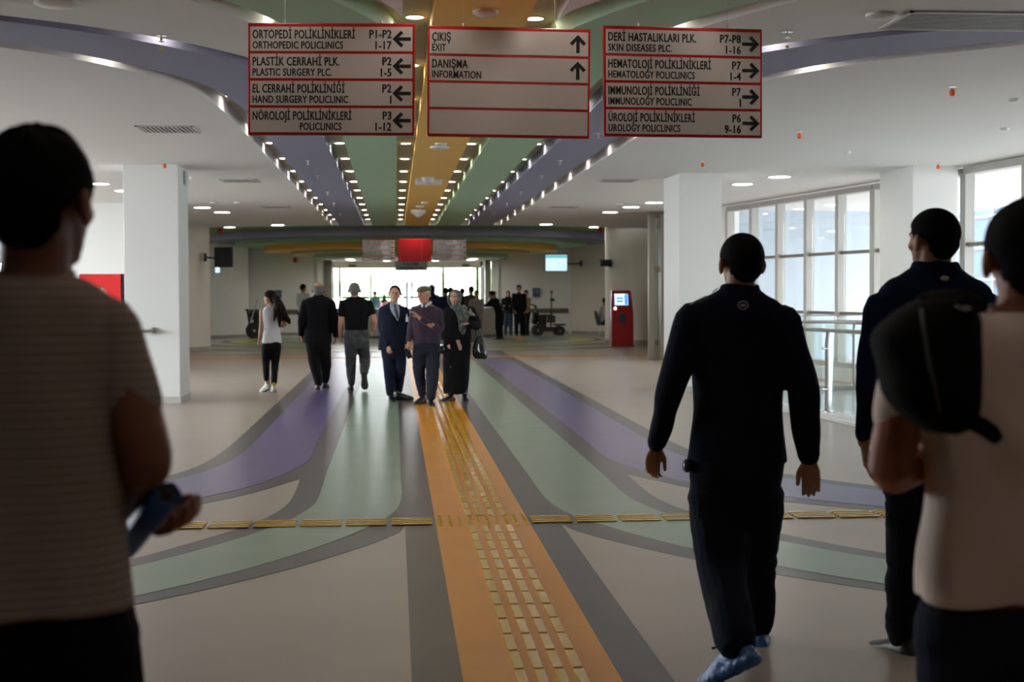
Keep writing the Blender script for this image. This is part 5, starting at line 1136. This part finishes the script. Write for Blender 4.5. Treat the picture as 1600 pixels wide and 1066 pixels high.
for i, (dx, dz, w_, h_, cc) in enumerate(((-.09, .03, .08, .05, (.05, .12, .5)), (0, .03, .08, .05, (.03, .2, .2)), (-.09, -.06, .08, .05, (.05, .12, .5)), (0, -.06, .08, .05, (.05, .12, .5)), (.135, -.02, .09, .28, (.05, .25, .9)), (.15, .14, .06, .03, (.1, .2, .1)))):
    MB().box(sc0 + R @ V((dx, -.017, dz)), (w_, .002, h_), M=R).build('screen_tile', mat('tile%d' % i, cc, .4, emit=(cc, .8)), so)
MB().box((k0.x - .01, k0.y - .335, .80), (.17, .02, .27)).build('card_reader', mat('reader_blue', (.03, .05, .09), .35), t, bevel=.008); MB().ell((k0.x - .2, k0.y - .26, 1.085), (.035, .03, .04)).build('button_light', mat('white_led', (1, 1, 1), .3, emit=((1, 1, 1), 3)), t, smooth=0)
MB().span((k0.x - .33, k0.y - .35, 0), (k0.x + .33, k0.y + .13, .05)).build('foot', M_kred, t, bevel=.008)

# ------------------------------------------------------------------ vending machine behind the left man
v0, v1 = at(125, 500, 21.4), at(228, 500, 21.4); t = thing('vending_machine', 'red and black drinks vending machine between the striped shirt man and the square column', 'vending machine', ((v0.x + v1.x) / 2, 21.4, 0))
zt = at(160, 428, 21.4).z; xr = at(190, 500, 21.4).x
M_vred = mat('vending_red', (.62, .02, .02), .35); M_vin = mat('vending_inside', (.08, .12, .12), .5)
MB().span((v0.x, 21.4, .06), (v1.x, 22.2, zt)).build('cabinet', M_black, t, bevel=.015)
MB().span((v0.x, 21.37, .10), (xr, 21.41, zt - .005)).build('red_door', M_vred, t, bevel=.006)
MB().span((v0.x + .05, 21.45, 0), (v1.x - .05, 22.1, .08)).build('base', M_dark, t)
x0, x1 = at(195, 500, 21.4).x, at(226, 500, 21.4).x
MB().span((x0, 21.385, .7), (x1, 21.40, zt - .06)).build('display_back', M_vin, t); MB().span((x0, 21.345, .7), (x1, 21.35, zt - .06)).build('display_glass', glass('shop_glass', (.9, .95, .97), .06), t)
for i in range(4):
    z = zt - .28 - .21 * i; MB().span((x0, 21.35, z - .012), (x1, 21.385, z)).build('shelf', M_steel, t)
    for j in range(3):
        px_ = x0 + .05 + j * .085; MB().lathe((px_, 21.368, z), [(.014, 0), (.016, .02), (.016, .1), (.007, .13), (.007, .15)], 10).build('bottle', mat('bottle_blue', (.12, .30, .42), .2) if i else mat('bottle_dark', (.12, .03, .03), .2), t, smooth=.7)
cn = at(158, 470, 21.37); MB().lathe((cn.x, 21.372, at(158, 475, 21.4).z), [(.06, 0), (.078, .03), (.078, .20), (.062, .235)], 24, Matrix.Diagonal((1, .12, 1))).build('can_picture', mat('can_print', (.55, .50, .42), .4, fleck=(26, (.55, .12, .06), .5, .6)), t, smooth=.6)
MB().span((xr - .2, 21.36, .35), (xr - .02, 21.372, .55)).build('delivery_slot', M_black, t, bevel=.004)
# chrome handrail fixed to the left square column
a = at(240, 517, 20.3); t = thing('handrail_left', 'steel handrail ending at a round flange on the left square column', 'handrail', (a.x - .4, 20.2, 0)); t.name = 'handrail'
mb = MB(); mb.tube([V((a.x, 20.33, a.z)), V((a.x - .02, 20.22, a.z)), V((a.x - .12, 20.15, a.z)), V((a.x - 1.6, 20.15, a.z))], [.022] * 4, 12); mb.build('rail', M_steel, t, smooth=0); MB().cyl((a.x, 20.335, a.z), .05, .02, 20, Matrix.Rotation(PI / 2, 3, 'X')).build('flange', M_steel, t, smooth=.6)
MB().cyl((a.x - 1.55, 20.15, a.z / 2), .02, a.z, 12).build('post', M_steel, t, smooth=.6)

# ------------------------------------------------------------------ glass balustrade round the opening by the windows
def balus(name, label, path, post_at, H_=1.07):
    root = thing(name, label, 'railing', (path[0][0], path[0][1], 0)); P3 = [V((x, y, 0)) for x, y in spline(path, 5)]
    MB().tube([q_ + V((0, 0, H_)) for q_ in P3], [.026] * len(P3), 14, sub=1).build('handrail', M_steel, root, smooth=0)
    off = []
    for i, q_ in enumerate(P3):
        d = (P3[min(i + 1, len(P3) - 1)] - P3[max(i - 1, 0)]).normalized(); off.append(V((-d.y, d.x, 0)) * -1)
    MB().tube([q_ + o_ * .07 + V((0, 0, H_ + .10)) for q_, o_ in zip(P3, off)], [.009] * len(P3), 8, sub=1).build('upper_rail', M_steel, root, smooth=0)
    cv = MB(); vv = []
    for q_, o_ in zip(P3, off):
        for k_, z in ((-.09, 0), (-.09, .075), (.12, .075), (.12, 0)): vv.append(q_ + o_ * k_ + V((0, 0, z)))
    n = len(P3); cv.add(vv, [(i * 4 + j, i * 4 + (j + 1) % 4, (i + 1) * 4 + (j + 1) % 4, (i + 1) * 4 + j) for i in range(n - 1) for j in range(4)] + [(0, 1, 2, 3), (n * 4 - 1, n * 4 - 2, n * 4 - 3, n * 4 - 4)])
    cv.build('kerb', mat('kerb_stone', (.60, .59, .57), .25, spec=.6), root)
    gm = glass('rail_glass', (.96, .99, .985), .05); cum = [0]
    for u_, v_ in zip(P3, P3[1:]): cum.append(cum[-1] + (v_ - u_).length)
    def on(s_):
        for i in range(n - 1):
            if cum[i + 1] >= s_: f_ = (s_ - cum[i]) / max(cum[i + 1] - cum[i], 1e-6); return P3[i].lerp(P3[i + 1], f_), off[i].lerp(off[i + 1], f_).normalized()
        return P3[-1], off[-1]
    marks = post_at
    for a_, b_ in zip(marks, marks[1:]):
        gp = MB(); vv = []; kk = 8
        for i in range(kk + 1):
            q_, o_ = on(a_ + .04 + (b_ - a_ - .08) * i / kk)
            for w2 in (.066, .074):
                for z in (.13, H_ + .09): vv.append(q_ + o_ * w2 + V((0, 0, z)))
        gp.add(vv, [(i * 4 + x_, i * 4 + y_, (i + 1) * 4 + y_, (i + 1) * 4 + x_) for i in range(kk) for x_, y_ in ((0, 1), (1, 3), (3, 2), (2, 0))]); gp.build('glass_panel', gm, root)
    for s_ in marks:
        q_, o_ = on(s_); po = MB(); po.tube([q_ + V((0, 0, .075)), q_ + V((0, 0, .8)), q_ + V((0, 0, .93)), q_ - o_ * .02 + V((0, 0, H_ - .01))], [(.014, .055)] * 4, 12, up=o_.cross(V((0, 0, 1))))
        p_ = po.build('post', M_steel, root, smooth=.8); MB().cyl(q_ + V((0, 0, .08)), .075, .012, 20).build('base_plate', M_steel, p_, smooth=.6)
        for z in (.35, .85): MB().cyl(q_ + o_ * .045 + V((0, 0, z)), .014, .10, 12, V((0, 0, 1)).rotation_difference(o_).to_matrix()).build('glass_clamp', M_steel, p_, smooth=.6)
        for dx in (-.045, .045): MB().cyl(q_ + V((dx, .02, .09)), .009, .02, 8).build('bolt', M_steel, p_, smooth=.6)
    return root
balus('glass_balustrade', 'steel and glass balustrade behind the walking men, in front of the windows', [(7.3, 21.75), (6.5, 21.7), (5.7, 21.3), (5.2, 20.4), (5.02, 19.2), (5.06, 18.2), (5.24, 17.2), (5.42, 16.0), (5.5, 14.6), (5.45, 12.5)], [.15, 1.15, 2.3, 3.5, 4.75, 6.2, 7.8, 9.4])
MB().prism([(x, y) for x, y in spline([(5.3, 15.2), (5.15, 17), (5.05, 19), (5.35, 20.6), (6.1, 21.5), (7.2, 21.7)], 5)] + [(7.4, 21.6), (7.4, 15.0)], .0, .012).build('trim_6', mat('pale_stone', (.55, .58, .56), .15, spec=.6), kind='structure')

# ------------------------------------------------------------------ televisions, wall boxes, sounders
def tv(c, w_, h_, yaw, label, lit, arm):
    t = thing('television', label, 'television', c); R = Matrix.Rotation(yaw, 3, 'Z')
    MB().box(c, (w_, .07, h_), M=R).build('casing', M_black, t, bevel=.01)
    m = mat('tv_lit', (.1, .1, .1), .3, emit=((.42, .60, .78), .95)) if lit else mat('tv_off', (.01, .01, .011), .15)
    so = MB().box(V(c) + R @ V((0, -.038, 0)), (w_ - .05, .004, h_ - .05), M=R).build('screen', m, t)
    if lit:
        MB().box(V(c) + R @ V((0, -.042, h_ * .36)), (w_ - .06, .002, h_ * .16), M=R).build('banner', mat('tv_banner', (.1, .3, .35), .4, emit=((.12, .40, .45), .7)), so)
        rg = [V(c) + R @ V((w_ * .22 + .12 * math.cos(a), -.043, -.08 + .09 * math.sin(a))) for a in np.linspace(0, 2 * PI, 19)]; MB().tube(rg, [.008] * 19, 6, sub=1).build('ring_emblem', mat('tv_ring', (.3, .3, .5), .4, emit=((.35, .4, .7), .6)), so)
    MB().tube([V(c) + R @ V((0, .04, 0)), V(c) + V(arm) * .5 + V((0, 0, -.02)), V(c) + V(arm)], [.03, .025, .03], 10).build('bracket', M_black, t, smooth=0)
    e = V(c) + V(arm); MB().box(e, (.08, .12, .22)).build('wall_plate', M_black, t)
    return t
c = at(869, 411, 50.6); tv(c, (887 - 851) * 50.6 / FPX, 27 * 50.6 / FPX, .05, 'lit blue-white television screen fixed high on the right round column', True, (1.04, 1.12, 0))
c = at(349.5, 402, 38.6); tv(c, .56, .54, -.5, 'black switched-off television on a bracket, right of the left cream round column', False, (-.50, .12, 0))
c = at(945, 411, 42); tv(c, .32, .20, .6, 'small black screen left of the right cream round column', False, (.2, .35, 0))
def wbox(px_, py_, D, w_, h_, label, m, name='wall_box', cat='box'):
    c = at(px_, py_, D); t = thing(name, label, cat, c); MB().box(c, (w_, .12, h_)).build('casing', m, t, bevel=.015); MB().box(c + V((0, -.065, h_ * .1)), (w_ * .7, .012, h_ * .5)).build('front_plate', mat('box_front', (.10, .14, .22), .4), t, bevel=.004); return t
M_bbox = mat('blue_box', (.035, .06, .13), .4)
wbox(838, 457, 52.33, .27, .33, 'dark blue dispenser box on the back wall above the wheelchair', M_bbox, 'dispenser'); wbox(434, 460, 52.33, .27, .30, 'dark blue dispenser box on the back wall left, behind the girl', M_bbox, 'dispenser')
c = at(340, 422, 49.22)
tt = thing('small_screen', 'tiny lit blue screen below the black television', 'screen', c); MB().box(c, (.2, .05, .24)).build('casing', M_black, tt); MB().box(c + V((0, -.028, 0)), (.16, .004, .19)).build('screen', mat('tv_lit'), tt)
M_sred = mat('alarm_red', (.30, .01, .015), .4)
for x, y, D, l in ((344.5, 360.5, 40.0, 'red alarm sounder under the rim at the left above the television'), (938, 359.5, 40.0, 'red alarm sounder under the rim at the right'), (461.5, 407, 52.34, 'red alarm sounder on the back wall left of the entrance'), (789, 402.5, 52.34, 'red alarm sounder on the back wall right of the entrance')):
    c = at(x, y, D); t = thing('alarm_sounder', l, 'alarm', c); MB().lathe(c, [(.05, 0), (.085, .02), (.085, .06), (.06, .10)], 16, Matrix.Rotation(PI / 2, 3, 'X')).build('horn', M_sred, t, smooth=.6); MB().box(c + V((0, .02, .05)), (.12, .06, .1)).build('base', M_sred, t, bevel=.01)

# ------------------------------------------------------------------ powered wheelchair, parked pushchair and seated visitor
def wheel(mb_t, c, r, w_=.05, par=None, spokes=8, name='wheel'):
    Rw = Matrix.Rotation(PI / 2, 3, 'X')
    o = MB().lathe(c, [(r * .8, -w_ / 2), (r * .97, -w_ / 2), (r, -w_ * .25), (r, w_ * .25), (r * .97, w_ / 2), (r * .8, w_ / 2)], 28, Rw).build(name, M_black, par, smooth=.7)
    mb = MB(); mb.cyl(c, r * .15, w_ * 1.2, 12, Rw)
    for i in range(spokes):
        a = 2 * PI * i / spokes; mb.tube([V(c), V(c) + V((math.cos(a) * r * .84, 0, math.sin(a) * r * .84))], [.008, .008], 6, sub=1)
    mb.build('spokes', M_steel, o, smooth=.6)
g0 = at(858, 524, 50.2); g0.z = 0; t = thing('powered_wheelchair', 'black powered wheelchair with tall pole parked against the right back wall', 'wheelchair', g0)
G = lambda x, y, z: V((g0.x + x, g0.y + y, z))
for dy in (-.28, .28):
    wheel(None, G(.36, dy, .18), .18, .07, t); wheel(None, G(-.42, dy, .20), .20, .06, t)
MB().box(G(-.02, 0, .24), (.85, .42, .16)).build('chassis', M_black, t, bevel=.03); MB().box(G(.36, 0, .40), (.42, .5, .05)).build('mudguard', M_black, t, bevel=.02)
MB().box(G(-.12, 0, .52), (.5, .46, .10)).build('seat', M_black, t, bevel=.03)
MB().box(G(-.42, 0, .80), (.08, .44, .60), M=Matrix.Rotation(-.25, 3, 'Y')).build('backrest', M_black, t, bevel=.03)
mb = MB(); mb.tube([G(-.5, -.2, 1.05), G(-.62, -.2, 1.12), G(-.72, -.2, 1.10)], [.018] * 3, 8); mb.tube([G(-.5, .2, 1.05), G(-.62, .2, 1.12), G(-.72, .2, 1.10)], [.018] * 3, 8); mb.build('push_handles', M_black, t, smooth=0)
for dy in (-.26, .26): MB().box(G(-.1, dy, .74), (.42, .05, .04)).build('armrest', M_black, t, bevel=.012); MB().tube([G(-.1, dy, .5), G(-.1, dy, .73)], [.014, .014], 8, sub=1).build('armrest_post', M_steel, t, smooth=.6)
MB().tube([G(.04, -.2, .35), G(.06, -.2, .9), G(.07, -.2, 1.5)], [.03, .028, .018], 10).build('pole', M_black, t, smooth=0); MB().ell(G(.07, -.2, 1.56), (.05, .05, .06)).build('pole_lamp', M_sred, t, smooth=0)
MB().box(G(.10, -.2, 1.28), (.16, .1, .1)).build('control_box', M_black, t, bevel=.02); MB().tube([G(-.45, -.25, .9), G(-.5, -.25, 1.2), G(-.58, -.25, 1.33)], [.008] * 3, 6).build('mirror_stem', M_steel, t, smooth=0); MB().ell(G(-.60, -.25, 1.34), (.05, .012, .035)).build('mirror', M_chrome, t, smooth=0)
organic(MB().ell(G(-.52, 0, .62), (.14, .2, .22)), 'rear_bag', M_black, t, .014, 2, [(.012, 14, (1, 1, 1))]); MB().box(G(-.30, 0, .36), (.38, .40, .22)).build('battery_box', M_black, t, bevel=.03); MB().box(G(.10, -.05, .60), (.22, .36, .26)).build('cushion', mat('grey_cushion', (.06, .06, .065), .8), t, bevel=.04)
for dy in (-.24, .24): MB().box(G(-.12, dy, .60), (.46, .02, .24)).build('side_panel', M_black, t, bevel=.008)
MB().box(G(.5, 0, .12), (.2, .34, .03), M=Matrix.Rotation(.2, 3, 'Y')).build('footrest', M_steel, t, bevel=.008)
g0 = at(398, 527, 48.8); g0.z = 0; t = thing('wheelchair', 'folded black wheelchair with pale upright pole at the left back wall', 'wheelchair', g0)
for dx in (-.12, .12): wheel(None, G(0, dx, .29), .29, .04, t, 12)
for dx in (-.12, .12): wheel(None, G(.30, dx, .09), .09, .04, t, 6)
MB().box(G(.02, 0, .5), (.46, .3, .07)).build('seat', M_black, t, bevel=.02); MB().box(G(-.2, 0, .78), (.06, .3, .5), M=Matrix.Rotation(-.15, 3, 'Y')).build('backrest', M_black, t, bevel=.02)
mb = MB()
for dy in (-.15, .15): mb.tube([G(-.3, dy, 1.0), G(-.2, dy, .9), G(-.14, dy, .5), G(.28, dy, .46), G(.36, dy, .12)], [.014] * 5, 8)
mb.build('tubular_frame', M_black, t, smooth=0)
for z in (.68, .98): MB().box(G(.05, -.05, z), (.40, .3, .05)).build('folded_bar', M_black, t, bevel=.015)
organic(MB().ell(G(.0, 0, .80), (.20, .14, .12)).ell(G(.12, 0, .62), (.16, .13, .14)), 'folded_canopy', M_black, t, .014, 2, [(.014, 16, (1, 1, 1))])
MB().tube([G(-.12, -.2, .55), G(.05, -.2, 1.1), G(.12, -.2, 1.36)], [.018] * 3, 8).build('upright_pole', mat('pale_pole', (.5, .5, .5), .4), t, smooth=0)
# waiting seat with a visitor, behind the right cream column
g0 = at(941, 519, 49); g0.z = 0; t = thing('waiting_chair', 'black waiting chair half hidden by the right cream column', 'chair', g0)
MB().box(G(.1, 0, .42), (.5, .5, .05)).build('seat', M_black, t, bevel=.015); MB().box(G(-.19, 0, .66), (.05, .5, .48), M=Matrix.Rotation(-.2, 3, 'Y')).build('backrest', M_black, t, bevel=.015)
for dx, dy in ((-.1, -.2), (.3, -.2), (-.1, .2), (.3, .2)): MB().tube([G(dx, dy, .4), G(dx * 1.1, dy, 0)], [.014, .014], 8, sub=1).build('leg', M_steel, t, smooth=.6)
yw = -PI / 2
figure('seated visitor in light shirt half hidden by the right cream column', G(.1, 0, 0), yw, (G(.12, 0, 1.24), .22, yw, -.1),
    [(G(.06, 0, 1.1), .055, .055), (G(.06, 0, 1.07), .11, .08), (G(.05, 0, 1.02), .17, .10), (G(.03, 0, .95), .19, .11), (G(.0, 0, .75), .17, .12), (G(0, 0, .5), .18, .14)],
    [dict(p=[G(.05, sg * .18, 1.0), G(.1, sg * .22, .74), G(.33, sg * .14, .66)], rc=(.06, .055, .045), rs=(.042, .036, .026), sleeve=2, hand=dict(n=(0, 0, -1), side=1, curl=.5, L=.17)) for sg in (1, -1)],
    [dict(p=[G(.05, sg * .1, .52), G(.46, sg * .12, .53), G(.48, sg * .12, .10)], r=(.09, .07, .055), shoe=dict(at=G(.48, sg * .12, .095), yaw=yw)) for sg in (1, -1)],
    S_tan, C_lt, C_dk, dict(m=H_black, k=1.08, nu=24, nv=16), .014, 'shirt', 'trousers', hips=[(G(0, 0, .62), .16, .12), (G(.02, 0, .5), .17, .14), (G(.02, 0, .46), .14, .12)])
# ------------------------------------------------------------------ what shows beyond the entrance glass
M_leaf = mat('foliage', (.26, .36, .18), .8, noise=(3, .4)); M_bark = mat('bark', (.08, .06, .045), .8)
def tree(x, y, h, r, label):
    t = thing('tree', label, 'tree', (x, y, 0)); MB().tube([V((x, y, 0)), V((x + .1, y, h * .35)), V((x, y, h * .6))], [.14, .11, .06], 10).build('trunk', M_bark, t, smooth=0)
    mb = MB(); rr = random.Random(int(x * 10))
    for i in range(16): 
        c = V((x + rr.gauss(0, r * .4), y + rr.gauss(0, r * .4), h * .62 + rr.gauss(0, h * .12))); mb.ell(c, (r * rr.uniform(.35, .6),) * 2 + (r * rr.uniform(.3, .5),), nu=10, nv=7)
    organic(mb, 'crown', M_leaf, t, .13, 1, [(.12, 5, (1, 1, 1)), (.06, 14, (1, 1, 1))])
for x, y, h, r, l in ((-5.5, 96, 2.6, 1.5, 'low tree outside beyond the left glass pane'), (2.6, 92, 2.9, 1.2, 'low tree outside beyond the third glass pane'), (6.6, 99, 3.2, 1.8, 'low tree outside beyond the right glass pane'), (-1.5, 105, 2.4, 1.8, 'low tree outside beyond the second glass pane')): tree(x, y, h, r, l)
gx = at(657, 457, 75).x; t = thing('kiosk_building', 'small grey building outside beyond the third glass pane', 'building', (gx, 76, 0)); MB().span((gx - .9, 75, 0), (gx + 1.0, 78, 2.0)).build('wall', mat('grey_render', (.25, .25, .26), .8), t); MB().span((gx - 1.0, 74.8, 2.0), (gx + 1.1, 78.2, 2.12)).build('roof', M_dark, t); MB().span((gx - .6, 74.97, .8), (gx + .4, 75.02, 1.6)).build('shutter', mat('shutter_pale', (.4, .4, .4), .6), t)
